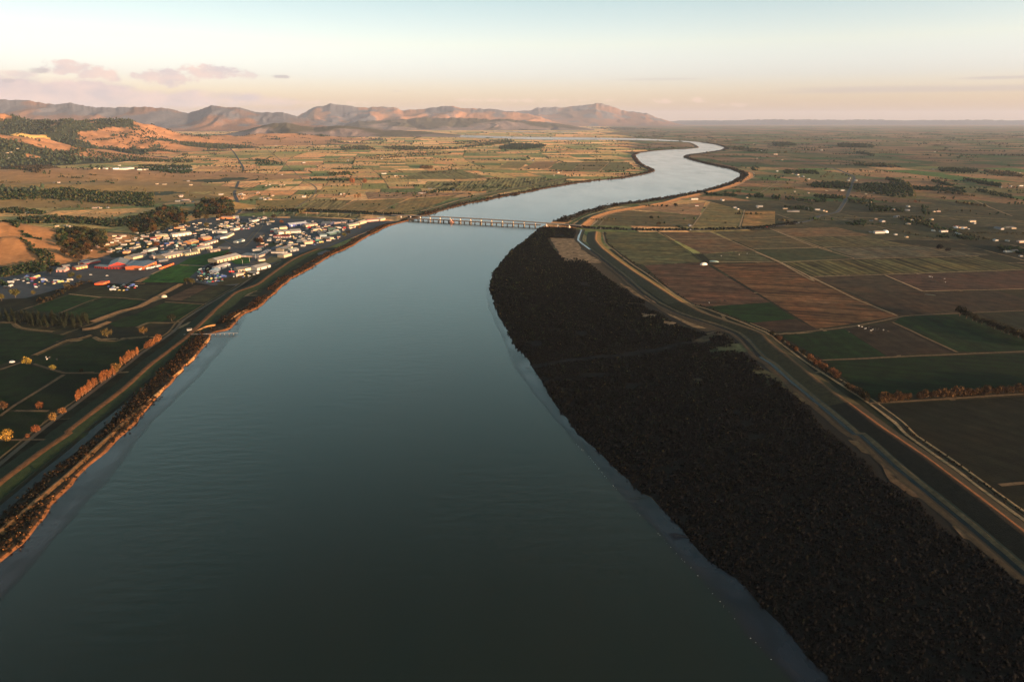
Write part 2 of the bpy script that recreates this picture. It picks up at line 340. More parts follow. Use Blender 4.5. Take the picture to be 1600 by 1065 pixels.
# ------------------------------------------------------------------ water
sheet('river_water', river, .25, M_WATER)
lag = sheet('lagoon_water', W([(740, 205.6), (800, 205.2), (905, 206.4), (900, 207.2), (800, 206.4)]), .3, M_WATER)
def resample(line, n):
    P = np.array(line, float); s = np.concatenate([[0], np.cumsum(np.linalg.norm(np.diff(P, axis=0), axis=1))]); t = np.linspace(0, s[-1], n)
    return np.column_stack([np.interp(t, s, P[:, 0]), np.interp(t, s, P[:, 1])])
def shoal(name, A, B, n):
    A = resample(A, n); B = resample(B, n); ts = [0, .3, .6, .82, .93, 1.03]; fd = [1, 1, .95, .75, .4, 0]; V = []; f = []
    for t, q in zip(ts, fd):
        w = (fbm(np.arange(n) / 5, np.arange(n) * 0 + t * 5, 3, 8) - .5) * .16 * (t > .5)
        P = A + (B - A) * (t + w)[:, None]; V.append(np.column_stack([P, np.full(n, .62 - .33 * t)])); f += [q] * n
    idx = np.arange(n * 6).reshape(6, n); Fc = np.stack([idx[:-1, :-1], idx[:-1, 1:], idx[1:, 1:], idx[1:, :-1]], -1).reshape(-1, 4)
    me = npmesh(name, np.concatenate(V), Fc); at = me.attributes.new('fade', 'FLOAT', 'POINT'); at.data.foreach_set('value', np.array(f, np.float32))
    if me.polygons[0].normal.z < 0: me.flip_normals()
    tag(link(name, me, M_MUD), kind='structure')
nt = M_MUD.node_tree; pb_ = nt.nodes['Principled BSDF']; fa = N(nt, 'ShaderNodeAttribute', attribute_name='fade').outputs['Fac']
gp = N(nt, 'ShaderNodeNewGeometry').outputs['Position']; fa = mathn(nt, 'MULTIPLY', fa, mapr(nt, noise(nt, scaled(nt, gp, (.03, .02, 1)), 1.0, 4, .6), .3, .6, .35, 1.1), clamp=True)
nt.links.new(fa, pb_.inputs['Alpha'])
shoal('mud_flat', smooth(wLB[:20], 12, 3.0, 1), smooth(W(LWATER), 12, 2.5, 5), 160)
shoal('mud_flat', smooth(wRL[3:], 10, 3, 3), smooth(W(RWATER), 12, 2.0, 6), 160)
foam = smooth(W(RWATER), 4, 2.0, 6)
# ------------------------------------------------------------------ river banks
bl = smooth(wLB, 8, 3.0, 1)
def bank(line, k0, k1, prof, cols, nm='river_bank', wob=1.5):
    return ribbon(nm, line[k0:k1], prof, cols, wob=wob)
nb = len(bl)
iL = min(range(nb), key=lambda i: abs(bl[i][0] - G(640, 344)[0]) + abs(bl[i][1] - G(640, 344)[1]))
bank(bl, 0, iL, [(1.2, .3), (-.8, 1.9), (-3, 2.2), (-8, 1.6), (-15, 1.4), (-24, -.2)], [(.20, .08, .03), (.045, .026, .013), (.022, .017, .009), (.025, .020, .010), (.022, .020, .010)])
bank(bl, iL, nb, [(3, .3), (-3, 1.1), (-10, 1.3), (-24, .8), (-36, -.2)], [(.22, .11, .045), (.15, .085, .04), (.05, .045, .02), (.05, .05, .022)])
bu = smooth(wRU, 12, 3.0, 2)
bank(bu, 0, len(bu), [(3, .3), (-3, 1.1), (-14, 1.3), (-30, .8), (-42, -.2)], [(.08, .05, .025), (.07, .048, .022), (.06, .045, .02), (.07, .06, .025)])
# left side: stopbank, canal, outer levee, riverside lane
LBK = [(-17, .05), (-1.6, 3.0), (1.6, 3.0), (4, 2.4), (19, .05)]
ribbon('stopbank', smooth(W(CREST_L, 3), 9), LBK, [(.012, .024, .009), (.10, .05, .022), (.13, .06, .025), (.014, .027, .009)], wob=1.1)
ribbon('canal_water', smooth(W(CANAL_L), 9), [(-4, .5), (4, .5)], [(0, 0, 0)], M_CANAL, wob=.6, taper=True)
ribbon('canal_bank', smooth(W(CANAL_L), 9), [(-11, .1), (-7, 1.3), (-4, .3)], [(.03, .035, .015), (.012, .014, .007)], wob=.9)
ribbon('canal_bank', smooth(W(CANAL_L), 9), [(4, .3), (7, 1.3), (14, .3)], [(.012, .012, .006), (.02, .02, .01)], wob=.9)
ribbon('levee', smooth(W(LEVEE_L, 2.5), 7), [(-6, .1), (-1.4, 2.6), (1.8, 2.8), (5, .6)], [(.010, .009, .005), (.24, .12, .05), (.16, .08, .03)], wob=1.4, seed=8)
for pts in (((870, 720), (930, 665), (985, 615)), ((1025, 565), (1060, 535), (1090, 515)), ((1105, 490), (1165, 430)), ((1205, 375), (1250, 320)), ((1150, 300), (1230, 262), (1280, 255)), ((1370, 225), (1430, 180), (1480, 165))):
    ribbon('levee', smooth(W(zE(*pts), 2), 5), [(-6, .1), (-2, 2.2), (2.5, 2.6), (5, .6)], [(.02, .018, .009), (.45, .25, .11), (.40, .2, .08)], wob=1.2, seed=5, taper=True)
ribbon('lane', smooth(W(ROAD_L), 9), [(-2.2, .5), (2.2, .5)], [(.085, .068, .048)], M_ASPH, wob=.3)
ribbon('ditch', smooth(W(ROAD_L), 9), [(-8, .1), (-5, .45), (-3.4, .12)], [(.13, .085, .04), (.02, .02, .01)], wob=.9)
ribbon('stopbank', smooth(W(CREST_LN, 3), 10), [(-20, .05), (-4, 3.2), (4, 3.2), (20, .05)], [(.07, .065, .03), (.38, .23, .12), (.07, .075, .03)], wob=.8)
for off, col in ((26, (.26, .15, .07)), (34, (.06, .06, .028))):
    ribbon('ditch', smooth(W(CREST_LN), 12), [(off, .15), (off + 3, .3), (off + 5, .15)], [col, (.03, .035, .016)], wob=1)
# right side
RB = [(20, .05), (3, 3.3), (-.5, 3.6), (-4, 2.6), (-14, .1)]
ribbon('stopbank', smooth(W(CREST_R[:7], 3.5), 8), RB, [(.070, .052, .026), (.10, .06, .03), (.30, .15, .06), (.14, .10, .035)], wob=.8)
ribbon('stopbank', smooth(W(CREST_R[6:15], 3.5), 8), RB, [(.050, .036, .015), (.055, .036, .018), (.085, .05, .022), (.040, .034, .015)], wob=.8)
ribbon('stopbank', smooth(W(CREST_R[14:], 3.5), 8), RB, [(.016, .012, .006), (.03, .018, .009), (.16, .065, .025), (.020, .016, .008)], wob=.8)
ribbon('canal_water', smooth(W(CANAL[:3]), 5), [(-4.2, .5), (4.2, .5)], [(0, 0, 0)], M_CREEK, wob=.8)
ribbon('canal_bed', smooth(W(CANAL[2:13]), 8), [(-2.6, .48), (0, .42), (2.6, .48)], [(.012, .012, .012), (.018, .016, .014)], wob=.8)
ribbon('canal_water', smooth(W(CANAL[12:]), 8), [(-2.3, .5), (2.3, .5)], [(0, 0, 0)], M_CANAL, wob=.9)
ribbon('canal_bank', smooth(W(CANAL), 8), [(-9, .1), (-5.5, 1.5), (-1.8, .4)], [(.026, .03, .02), (.13, .085, .045)], wob=.9)
ribbon('canal_bank', smooth(W(CANAL), 8), [(1.8, .4), (5, 1.3), (13, .2)], [(.010, .009, .005), (.045, .032, .018)], wob=1.5, seed=11)
ribbon('farm_track', smooth(W(FENCE_R), 8), [(-1.6, .35), (1.6, .35)], [(.26, .18, .10)], wob=.7)
ribbon('ditch', smooth(W(FENCE_R), 8), [(-6.5, .12), (-4, .2), (-2, .25)], [(.03, .028, .014), (.014, .014, .008)], wob=.6)
ribbon('farm_track', smooth(W(FENCE_R[-12:]), 8), [(-9.2, .3), (-7.2, .5), (-6.4, .2)], [(.28, .19, .10), (.1, .07, .04)], wob=.7)
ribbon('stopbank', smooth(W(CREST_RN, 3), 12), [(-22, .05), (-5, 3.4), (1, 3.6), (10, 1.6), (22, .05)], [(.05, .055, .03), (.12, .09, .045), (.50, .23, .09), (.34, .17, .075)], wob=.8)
ribbon('farm_track', smooth(W(CREST_RN), 12), [(27, .25), (31, .3)], [(.42, .30, .2)], wob=.9)
ribbon('grass_verge', smooth(W(zH((470, 765), (560, 715), (700, 672), (900, 645), (1050, 620))), 12), [(-5, .2), (5, .3)], [(.16, .14, .035)], wob=2)
# ------------------------------------------------------------------ hand traced paddocks and marsh
FI = [0]
def fld(pts, col, stripe=.25, row=None, z=None):
    rd = None; FI[0] += 1; z = (z or .06) + .004 * FI[0]; my = sum(p[1] for p in pts) / len(pts); kf = .5 if my > 470 else .75 if my > 430 else 1.15 if my > 350 else 1.35; col = tuple(k * kf * g_ for k, g_ in zip(col, (.6, 1.5, .6) if col[1] > col[0] * 1.26 and my > 380 else (1, 1, 1)))  # nearer paddocks get darker colours, painting in a vignette-like falloff
    if row: a, b = W(row); rd = (b[0] - a[0], b[1] - a[1])
    return sheet('field', W(pts), z, M_FIELD, col, stripe=stripe, rowdir=rd)
dg, bg, br, rb, ol = (.020, .034, .014), (.040, .05, .022), (.088, .058, .034), (.12, .066, .036), (.055, .052, .024)
HR = rB((480, 300), (860, 320)); DR = rA((200, 880), (380, 960)); NR = [(1100, 400), (1276, 514)]
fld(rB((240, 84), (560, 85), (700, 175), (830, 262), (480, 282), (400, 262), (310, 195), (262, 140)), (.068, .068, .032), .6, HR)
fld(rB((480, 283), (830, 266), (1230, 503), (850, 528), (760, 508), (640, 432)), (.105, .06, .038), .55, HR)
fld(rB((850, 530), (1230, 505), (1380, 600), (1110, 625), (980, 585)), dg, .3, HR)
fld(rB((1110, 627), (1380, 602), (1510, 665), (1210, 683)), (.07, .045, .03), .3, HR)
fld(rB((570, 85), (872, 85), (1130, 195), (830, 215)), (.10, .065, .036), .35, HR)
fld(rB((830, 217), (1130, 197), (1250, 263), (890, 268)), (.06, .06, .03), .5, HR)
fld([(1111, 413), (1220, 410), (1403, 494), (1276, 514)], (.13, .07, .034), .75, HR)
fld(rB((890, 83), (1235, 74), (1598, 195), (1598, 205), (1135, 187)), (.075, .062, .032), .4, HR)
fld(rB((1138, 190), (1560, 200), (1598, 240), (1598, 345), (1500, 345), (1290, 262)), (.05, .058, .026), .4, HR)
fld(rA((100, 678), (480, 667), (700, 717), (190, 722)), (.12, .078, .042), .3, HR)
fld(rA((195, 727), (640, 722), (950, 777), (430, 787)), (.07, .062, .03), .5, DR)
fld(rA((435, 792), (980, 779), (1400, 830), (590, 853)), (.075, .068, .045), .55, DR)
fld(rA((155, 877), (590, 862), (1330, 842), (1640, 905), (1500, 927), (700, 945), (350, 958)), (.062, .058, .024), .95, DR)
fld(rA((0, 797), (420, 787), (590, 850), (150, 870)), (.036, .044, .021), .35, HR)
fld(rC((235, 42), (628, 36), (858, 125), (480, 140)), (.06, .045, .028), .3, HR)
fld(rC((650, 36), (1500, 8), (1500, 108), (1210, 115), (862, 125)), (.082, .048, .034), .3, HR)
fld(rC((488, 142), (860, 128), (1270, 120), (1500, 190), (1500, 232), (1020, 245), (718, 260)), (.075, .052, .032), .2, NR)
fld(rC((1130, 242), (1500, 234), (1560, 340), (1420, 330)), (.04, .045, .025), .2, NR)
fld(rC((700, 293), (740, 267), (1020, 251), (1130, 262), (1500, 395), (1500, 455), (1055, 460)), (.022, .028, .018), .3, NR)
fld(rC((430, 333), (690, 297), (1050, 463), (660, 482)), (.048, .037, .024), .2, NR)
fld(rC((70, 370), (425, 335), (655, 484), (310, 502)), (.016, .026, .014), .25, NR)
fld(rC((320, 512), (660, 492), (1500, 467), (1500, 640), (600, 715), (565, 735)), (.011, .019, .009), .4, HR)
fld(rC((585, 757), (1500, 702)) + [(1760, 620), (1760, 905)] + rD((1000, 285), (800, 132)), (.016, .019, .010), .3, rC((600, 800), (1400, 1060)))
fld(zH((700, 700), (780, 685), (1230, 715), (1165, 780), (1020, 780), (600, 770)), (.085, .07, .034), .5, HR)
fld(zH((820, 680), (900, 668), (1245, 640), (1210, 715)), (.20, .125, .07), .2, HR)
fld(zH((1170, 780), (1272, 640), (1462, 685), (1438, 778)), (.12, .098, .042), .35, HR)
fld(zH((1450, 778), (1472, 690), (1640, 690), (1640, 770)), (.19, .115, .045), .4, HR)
for p in (((910, 668), (1245, 640), (1240, 700), (1060, 705)),): pass
# left paddocks
fld(zE((195, 150), (410, 78), (600, 95), (352, 188), (230, 175)), (.020, .036, .013), .3, zE((195, 150), (410, 78)))
fld(zE((360, 190), (605, 97), (872, 110), (700, 180), (540, 222)), (.024, .034, .014), .35, zE((195, 150), (410, 78)))
fld(zE((430, 70), (560, 30), (1060, 15), (940, 90), (870, 105), (600, 92)), (.03, .036, .016), .3)
fld(zE((650, 250), (980, 125), (1225, 137), (1090, 222), (830, 262), (700, 275)), (.024, .034, .014), .35, zE((650, 250), (980, 125)))
fld(zE((975, 108), (1160, 22), (1260, 26), (1080, 112)), (.075, .05, .032), .25)
fld(zE((1085, 112), (1265, 26), (1400, 30), (1235, 128)), (.032, .038, .018), .3)
fld(zE((-100, 250), (80, 250), (130, 290), (400, 320), (170, 448), (-100, 520)), (.014, .022, .010), .3)
fld(zE((200, 440), (560, 325), (600, 350), (860, 350), (850, 405), (700, 530), (540, 540), (400, 535), (200, 490)), (.016, .021, .009), .25)
fld(zE((-100, 545), (130, 485), (370, 545), (90, 725), (-100, 860)), (.010, .018, .007), .25)
fld(zE((60, 760), (400, 550), (680, 545), (440, 715), (300, 770)), (.010, .014, .006), .2)
fld(zE((-200, 950), (40, 775), (290, 772), (240, 860), (0, 1050), (-200, 1180)), (.012, .016, .008), .2)
fld(t1((190, 900), (330, 790), (560, 690), (700, 650), (1040, 672), (900, 790), (770, 905)), (.024, .040, .014), .25, t1((190, 900), (700, 650)), .34)
fld(t1((700, 645), (860, 560), (1060, 510), (1420, 445), (1300, 560), (1060, 665)), (.022, .038, .014), .25, t1((190, 900), (700, 650)), .34)
fld(t2((180, 690), (330, 640), (470, 640), (440, 735), (240, 735)), (.03, .05, .02), .2, None, .34)
fld(t2((0, 960), (230, 900), (480, 860), (560, 880), (330, 1000), (0, 1040)), (.045, .045, .02), .2, None, .34)
fld(zG((0, 692), (150, 690), (355, 680), (215, 752), (0, 752)), (.17, .125, .045), .3)
LR = zG((240, 755), (370, 690))
fld(zG((375, 682), (600, 692), (492, 760), (240, 756)), (.14, .115, .05), .75, zG((420, 755), (500, 690)))
fld(zG((610, 695), (950, 680), (758, 764), (500, 760)), (.15, .11, .045), .2, LR)
fld(zG((960, 684), (1260, 660), (1060, 745), (960, 772), (775, 765)), (.15, .11, .045), .3, LR)
fld(zG((680, 640), (1330, 645), (1260, 658), (950, 678), (700, 685)), (.21, .13, .075), .6, zG((800, 690), (950, 640)))
fld(zG((1060, 580), (1600, 563), (1600, 600), (1400, 640), (1060, 615)), (.14, .125, .052), .95, zG((1300, 620), (1350, 570)))
fld(zG((880, 560), (1040, 510), (1260, 500), (1460, 550), (1300, 560)), (.13, .12, .05), .6, zG((1160, 515), (1250, 555)))
fld(zG((150, 770), (700, 785), (620, 805), (130, 790)), (.09, .085, .035), .95, zG((300, 800), (350, 775)))
fld(zH((0, 505), (330, 500), (500, 520), (300, 555), (0, 590)), (.13, .12, .05), .95, zH((0, 580), (60, 510)))
fld(zH((640, 410), (700, 412), (640, 460), (490, 462), (540, 412)), (.13, .10, .045), .4)
for pts in (((70, 445), (120, 410), (240, 410), (190, 447)), ((205, 447), (280, 410), (410, 408), (340, 450)), ((350, 452), (410, 415), (540, 412), (485, 462)), ((650, 460), (700, 412), (800, 412), (840, 440), (780, 462))):
    fld(zH(*pts), random.choice([(.19, .12, .06), (.16, .13, .055), (.11, .105, .045)]), .3)
# small dry tracks and drains
TR = [rA((0, 815), (150, 880), (350, 990)) + rC((230, 40), (480, 165), (720, 262)), rC((60, 365), (300, 340), (480, 318), (640, 288), (760, 262), (1000, 250), (1420, 232)), rC((300, 507), (560, 497), (900, 480), (1420, 458)),
      rC((690, 297), (1050, 463)), rC((560, 747), (780, 735), (1420, 695)), rB((870, 85), (1060, 165), (1290, 265), (1598, 415)), rC((650, 36), (860, 125)), rC((860, 125), (1420, 112)), rA((90, 677), (330, 775), (590, 853)),
      rA((150, 877), (590, 857), (1330, 838)), rA((350, 962), (900, 945), (1600, 920)), rA((0, 730), (640, 718)), rA((0, 797), (430, 787), (980, 777)), rB((650, 130), (1210, 120)), rB((1130, 188), (1598, 178)), rB((1250, 75), (1598, 200)),
      rB((870, 268), (1260, 262)), rD((1000, 216), (1106, 206), (1200, 198)), rB((560, 80), (830, 255)), zH((1165, 785), (1270, 642)), zH((1438, 782), (1467, 685)), zH((560, 778), (690, 712), (900, 680)), zH((635, 775), (690, 712)), zH((720, 712), (1215, 722)),
      zE((350, 190), (600, 95), (870, 110)), zE((410, 75), (600, 95)), zE((980, 122), (1235, 137)), zE((0, 525), (130, 480)), zE((200, 490), (380, 545), (560, 540)), zE((0, 800), (90, 735), (380, 555)), zE((90, 768), (290, 770)), zE((0, 942), (250, 940), (420, 945)),
      zG((220, 755), (370, 675)), zG((490, 762), (650, 685)), zG((750, 768), (950, 680)), zG((690, 595), (940, 598), (1030, 575)), zG((960, 515), (1200, 490)), zG((1160, 515), (1250, 558)), zG((1320, 500), (1460, 555)), zG((340, 575), (870, 558), (1600, 562)),
      zH((345, 450), (415, 405)), zH((485, 462), (545, 415)), zH((645, 460), (700, 410)), zH((190, 445), (250, 408)), zH((0, 508), (330, 503)), rA((20, 470), (140, 395)), rA((1290, 500), (1400, 550), (1530, 602)), rA((530, 578), (1100, 600), (1500, 620)), t1((720, 662), (1060, 675)), t1((0, 935), (240, 915)), t1((330, 790), (480, 720))]
for i, t in enumerate(TR):
    c = random.choice([(.30, .2, .11), (.25, .17, .09), (.34, .22, .12)])
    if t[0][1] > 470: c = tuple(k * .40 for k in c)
    if i == 18: c = (.03, .03, .015)
    ribbon('farm_track', smooth(W(t), 12), [(-1.8, .46 + i * .004), (1.8, .46 + i * .004)], [c], wob=1.0, seed=i)
ribbon('farm_track', smooth(W(LANE_W), 12), [(-2.6, .40), (2.6, .40)], [(.20, .15, .10)], wob=.6)
# broad ochre dirt track among the left paddocks
for t, w in ((zE((540, 240), (700, 180), (820, 150), (940, 85), (1070, 15)), 5), (zE((540, 320), (470, 340), (400, 350), (200, 440)), 3), (zE((1160, 300), (1230, 205)), 4), (zE((490, 285), (560, 275), (640, 240)), 5), (t1((100, 900), (270, 830)), 6)):
    ribbon('dirt_track', smooth(W(t), 6), [(-w * 1.3, .2), (-w * .4, 1.1), (w * .4, .9), (w * 1.3, .2)], [(.05, .04, .02), (.28, .15, .07), (.18, .11, .055)], wob=1.4)
for t in (zE((560, 330), (600, 350), (690, 352), (760, 335), (880, 325)), zE((810, 275), (880, 245), (1000, 245), (1090, 237)), zE((80, 250), (110, 272), (230, 290), (320, 297)), zE((0, 242), (80, 245))):
    ribbon('dirt_track', smooth(W(t), 6), [(-3, .2), (0, .8), (3, .2)], [(.15, .10, .05), (.11, .08, .04)], wob=1.2)
# marsh floor, dry grass patches
marsh = smooth(wRL[:1] + W(MINNER)[1:], 12) + [(wRL[-1][0] + 60, wRL[-1][1])] + smooth(wRL, 10, 3.0, 3)[::-1]
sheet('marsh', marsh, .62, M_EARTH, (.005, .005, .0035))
bankpoly = smooth(W(MINNER[2:]), 12) + smooth(W(CANAL), 12)[::-1]
sheet('marsh_edge', bankpoly, .40, M_EARTH, (.05, .034, .018))
wMR = [list(p) for p in marsh]
def patch(pts, col, z=.8, nm='dry_grass'):
    return sheet(nm, smooth(W(pts + pts[:1]), 6, 3.5, 4)[:-1], z, M_STREAK, tuple(k * .8 for k in col))
PATCH = [rE((450, 122), (600, 128), (640, 190), (760, 270), (540, 262), (500, 200)), rB((860, 690), (920, 672), (960, 700), (900, 720), (850, 740), (760, 745)), rB((860, 790), (1000, 752), (1080, 755), (1120, 795), (1000, 812), (880, 805)), rB((1110, 910), (1180, 890), (1290, 960), (1360, 1040), (1240, 1020), (1180, 960)), rB((330, 385), (440, 440), (620, 555), (520, 510), (420, 460)), rB((620, 570), (760, 630), (850, 660), (760, 650), (640, 590)), rB((455, 570), (560, 575), (540, 600), (470, 590)), rB((590, 610), (670, 630), (640, 645), (600, 630)), rC((130, 690), (170, 690), (280, 765), (200, 750)), rC((450, 950), (520, 960), (600, 1045), (520, 1020)), rD((490, 125), (560, 165), (690, 280), (620, 260), (520, 200)), rD((790, 390), (830, 395), (920, 470), (840, 450)), rF((800, 170), (860, 175), (850, 190), (805, 185)), rC((0, 600), (60, 640), (100, 670), (30, 670))]
PC = [(.34, .22, .13), (.10, .075, .045), (.07, .085, .045), (.09, .085, .045), (.30, .18, .09), (.3, .19, .1), (.4, .25, .15), (.3, .2, .12), (.13, .095, .05), (.13, .09, .05), (.15, .09, .05), (.16, .10, .055), (.06, .05, .03), (.05, .055, .03)]
for p, c in zip(PATCH, PC): patch(p, c)
CREEK = [W(rE((340, 890), (420, 880), (560, 850), (760, 830), (985, 820))), W(rB((380, 810), (560, 790), (700, 750), (860, 740))), W(rF((460, 800), (520, 795), (600, 790)))]
for c in CREEK: ribbon('tidal_creek', smooth(c, 8), [(-2, .9), (2, .9)], [(.022, .021, .022)], M_STREAK, wob=1.2, taper=True)
k2g = Z(100, 370, 10); k3g = Z(430, 330, 8.42)
# town surface, roads
sheet('town_yard', W(TOWN), .25, M_ASPH, (.050, .056, .068))
for pts, c in ((t1((0, 640), (60, 700), (430, 720), (330, 800), (230, 860), (0, 890)), (.075, .062, .058)), (zB((640, 790), (780, 760), (1200, 760), (1278, 760), (1180, 830), (960, 870), (740, 860)), (.06, .055, .055)), (t2((450, 310), (560, 235), (830, 240), (860, 330), (600, 350)), (.06, .06, .068)), (zD((500, 500), (540, 480), (620, 490), (600, 520), (520, 525)), (.12, .12, .13)), (t2((430, 730), (520, 690), (800, 690), (700, 740)), (.1, .08, .04)), (zC((1180, 620), (1400, 590), (1420, 640), (1250, 670)), (.10, .09, .04))):
    YI = globals().get('YI', 0) + 1; sheet('yard', W(pts), .31 + .01 * YI, M_ASPH, c)
for gi_, (pts, c) in enumerate(((t1((640, 180), (930, 190), (900, 232), (700, 222)), (.04, .055, .022)), (t1((0, 520), (200, 450), (380, 405), (480, 400), (300, 500), (60, 560)), (.022, .030, .014)), (t2((280, 165), (480, 155), (430, 190), (290, 205)), (.08, .07, .03)), (t2((640, 440), (860, 430), (900, 490), (600, 495)), (.035, .05, .022)), (k3g((200, 60), (560, 90), (900, 100), (880, 112), (200, 100)), (.04, .05, .024)), (t1((1180, 360), (1420, 250), (1420, 300), (1240, 400)), (.04, .045, .02)), (k2g((680, 230), (1050, 250), (1230, 150), (1400, 100), (1380, 190), (1080, 300), (740, 330)), (.020, .028, .013)))):
    sheet('lawn', W(pts), .32 + .012 * gi_, M_EARTH, c)
RD = (.055, .058, .068)
for t, w in ((ROAD_R, 4.5), (HIGHWAY, 3.6), (CAUSEWAY, 5.5), (t1((380, 540), (620, 400), (800, 370), (1060, 330), (1400, 230)), 4), (t2((0, 330), (300, 500), (420, 420), (600, 200)), 4), (t1((0, 330), (300, 330), (700, 300), (900, 300)), 3.5), (t2((330, 745), (600, 700), (850, 540), (1242, 500)), 4), (zC((700, 330), (1000, 200), (1200, 190)), 4), (t2((520, 70), (850, 70), (1242, 85)) + [(560, 344), (620, 341)], 3.2), (ROAD_BR, 3)):
    RI = globals().get('RI', 0) + 1; ribbon('road', smooth(W(t), 12), [(-w * 1.6, .40 + .01 * RI), (-w, .46 + .01 * RI), (w, .46 + .01 * RI), (w * 1.6, .40 + .01 * RI)], [(.10, .08, .045), RD, (.13, .10, .06)], M_ASPH, wob=.25)
ribbon('road_embankment', smooth(W([(400, 330.5)] + CAUSEWAY[1:]), 12), [(-16, .1), (-7, .4), (7, .4), (16, .1)], [(.02, .022, .012), (.05, .05, .05), (.022, .025, .014)], wob=1)
# ------------------------------------------------------------------ near hills
# px column, forward distance, half width, half depth, height, turn, cover (0 dry grass, 1 forest, 2 bare ochre)
BUMPS = [(-75, 4550, 560, 420, 165, 0, 1), (15, 4500, 330, 260, 62, 0, 1), (70, 4620, 260, 200, 26, 0, 1), (-20, 4950, 700, 260, 150, -.1, 0), (60, 5000, 420, 220, 62, 0, 0),
         (76, 5550, 230, 250, 128, 0, 0), (55, 5500, 160, 200, 82, 0, 0), (105, 5450, 200, 200, 66, 0, 0), (128, 5250, 220, 180, 58, 0, 0), (152, 5150, 240, 160, 44, 0, 0),
         (30, 6300, 330, 260, 170, 0, 2), (5, 5900, 420, 260, 120, 0, 1), (-20, 7000, 1500, 500, 268, 0, 1), (60, 7000, 900, 450, 235, 0, 1), (110, 6700, 560, 420, 170, 0, 1), (105, 6100, 320, 300, 105, 0, 1),
         (165, 7600, 620, 420, 258, 0, 1), (135, 7900, 900, 400, 240, 0, 0), (185, 7200, 420, 300, 165, 0, 1), (215, 7600, 620, 360, 170, 0, 0), (250, 7800, 620, 360, 130, 0, 0), (290, 7700, 600, 330, 75, 0, 0),
         (205, 6500, 300, 240, 128, 0, 0), (180, 6350, 360, 220, 74, 0, 0), (232, 6400, 330, 240, 84, 0, 0), (130, 6300, 300, 220, 100, 0, 0), (222, 5900, 190, 150, 62, 0, 1), (245, 5800, 180, 130, 34, 0, 1), (255, 6350, 380, 240, 46, 0, 0),
         (-60, 8200, 2600, 500, 262, 0, 0), (330, 8600, 900, 400, 90, 0, 0), (380, 9000, 700, 400, 70, 0, 0), (420, 9600, 600, 400, 90, 0, 0), (460, 9900, 800, 400, 80, 0, 0), (300, 8200, 400, 300, 60, 0, 1),
         (-10, 3300, 900, 300, 34, 0, 0), (60, 3500, 700, 260, 26, 0, 0), (110, 2900, 420, 160, 14, 0, 0), (30, 2750, 600, 160, 22, 0, 0), (-60, 2400, 600, 200, 20, 0, 0),
         (-22, 1380, 115, 70, 34, .1, 0), (-60, 1500, 220, 110, 46, 0, 0), (50, 1500, 60, 40, 14, 0, 0), (20, 1330, 60, 40, 12, 0, 0), (290, 2080, 110, 60, 14, 0, 0), (330, 2160, 80, 50, 20, 0, 0)]
BW = [(*GD(b[0], b[1]), *b[2:]) for b in BUMPS]
def height(x, y, full=False):
    x = np.asarray(x, float); y = np.asarray(y, float)
    best = np.zeros(x.shape); cov = np.zeros(x.shape); acc = np.zeros(x.shape)
    wob = (fbm(x / 420, y / 420, 3, 5) - .5) * 300; wob2 = (fbm(x / 420, y / 420, 3, 9) - .5) * 300
    sc = np.clip(y / 5000, .12, 1)
    for (bx, by, rx, ry, h, rot, cv) in BW:
        dx = x - bx + wob * sc; dy = y - by + wob2 * sc
        r = np.hypot(dx / rx, dy / ry)
        v = h * np.clip(1.02 * np.exp(-(r**1.7) * 1.1) - .04, 0, None)
        cov = np.where(v > best, cv, cov); best = np.maximum(best, v); acc = acc + v**3
    H = acc**(1 / 3)
    H = H * (.62 + .62 * ridged(x / (600 * sc + 60), y / (900 * sc + 60), 4, 3))
    return (H, cov) if full else H
def hz(x, y): return float(height(np.array([x]), np.array([y]))[0])
def build_hills():
    pxs = np.arange(-420, 600, 2.2); t = np.linspace(0, 1, 330); D = 1200 * (11800 / 1200)**t
    X = np.array([GD(p, 1)[0] for p in pxs])[None, :] * D[:, None]; Y = np.repeat(D[:, None], len(pxs), 1)
    H, cov = height(X, Y, True)
    n, m = X.shape
    Zz = H - 2.2
    V = np.column_stack([X.ravel(), Y.ravel(), Zz.ravel()])
    f1 = fbm(X / 260, Y / 260, 4, 21); f2 = fbm(X / 60, Y / 60, 3, 22)
    forest = ((cov == 1) & (f1 > .43)) | ((cov == 0) & (f1 > .70) & (Y > 2500))
    grass = np.array([.45, .225, .115]); gold = np.array([.72, .44, .15]); dark = np.array([.034, .045, .026]); gy = np.array([.30, .19, .075])
    c = grass[None, None, :] * (.75 + .5 * f2)[..., None]
    near = np.clip((3600 - Y) / 900, 0, 1)[..., None]
    c = c * (1 - near) + (gy[None, None, :] * (.7 + .6 * f1)[..., None]) * near
    vn = np.clip((2100 - Y) / 300, 0, 1)[..., None]
    c = c * (1 - vn) + (np.array([.36, .18, .08])[None, None, :] * (.75 + .5 * f2)[..., None]) * vn
    c[cov == 2] = gold
    c[forest] = dark
    c[(H < 6) & (f1 > .6)] = dark * 1.3
    global FOREST; FOREST = (X, Y, H, forest)
    idx = np.arange(n * m).reshape(n, m)
    Fc = np.stack([idx[:-1, :-1], idx[:-1, 1:], idx[1:, 1:], idx[1:, :-1]], -1).reshape(-1, 4)
    keep = (H.ravel()[Fc].max(1) > 1.2); Fc = Fc[keep]
    me = npmesh('hills', V, Fc, None, c.reshape(-1, 3), True)
    o = link('hills', me, M_HILL); tag(o, kind='structure')
M_HILL = earth_material('dry_hillside', 'attr', 1, .1, (.75, 1.25), .02, .35, .12)
build_hills()
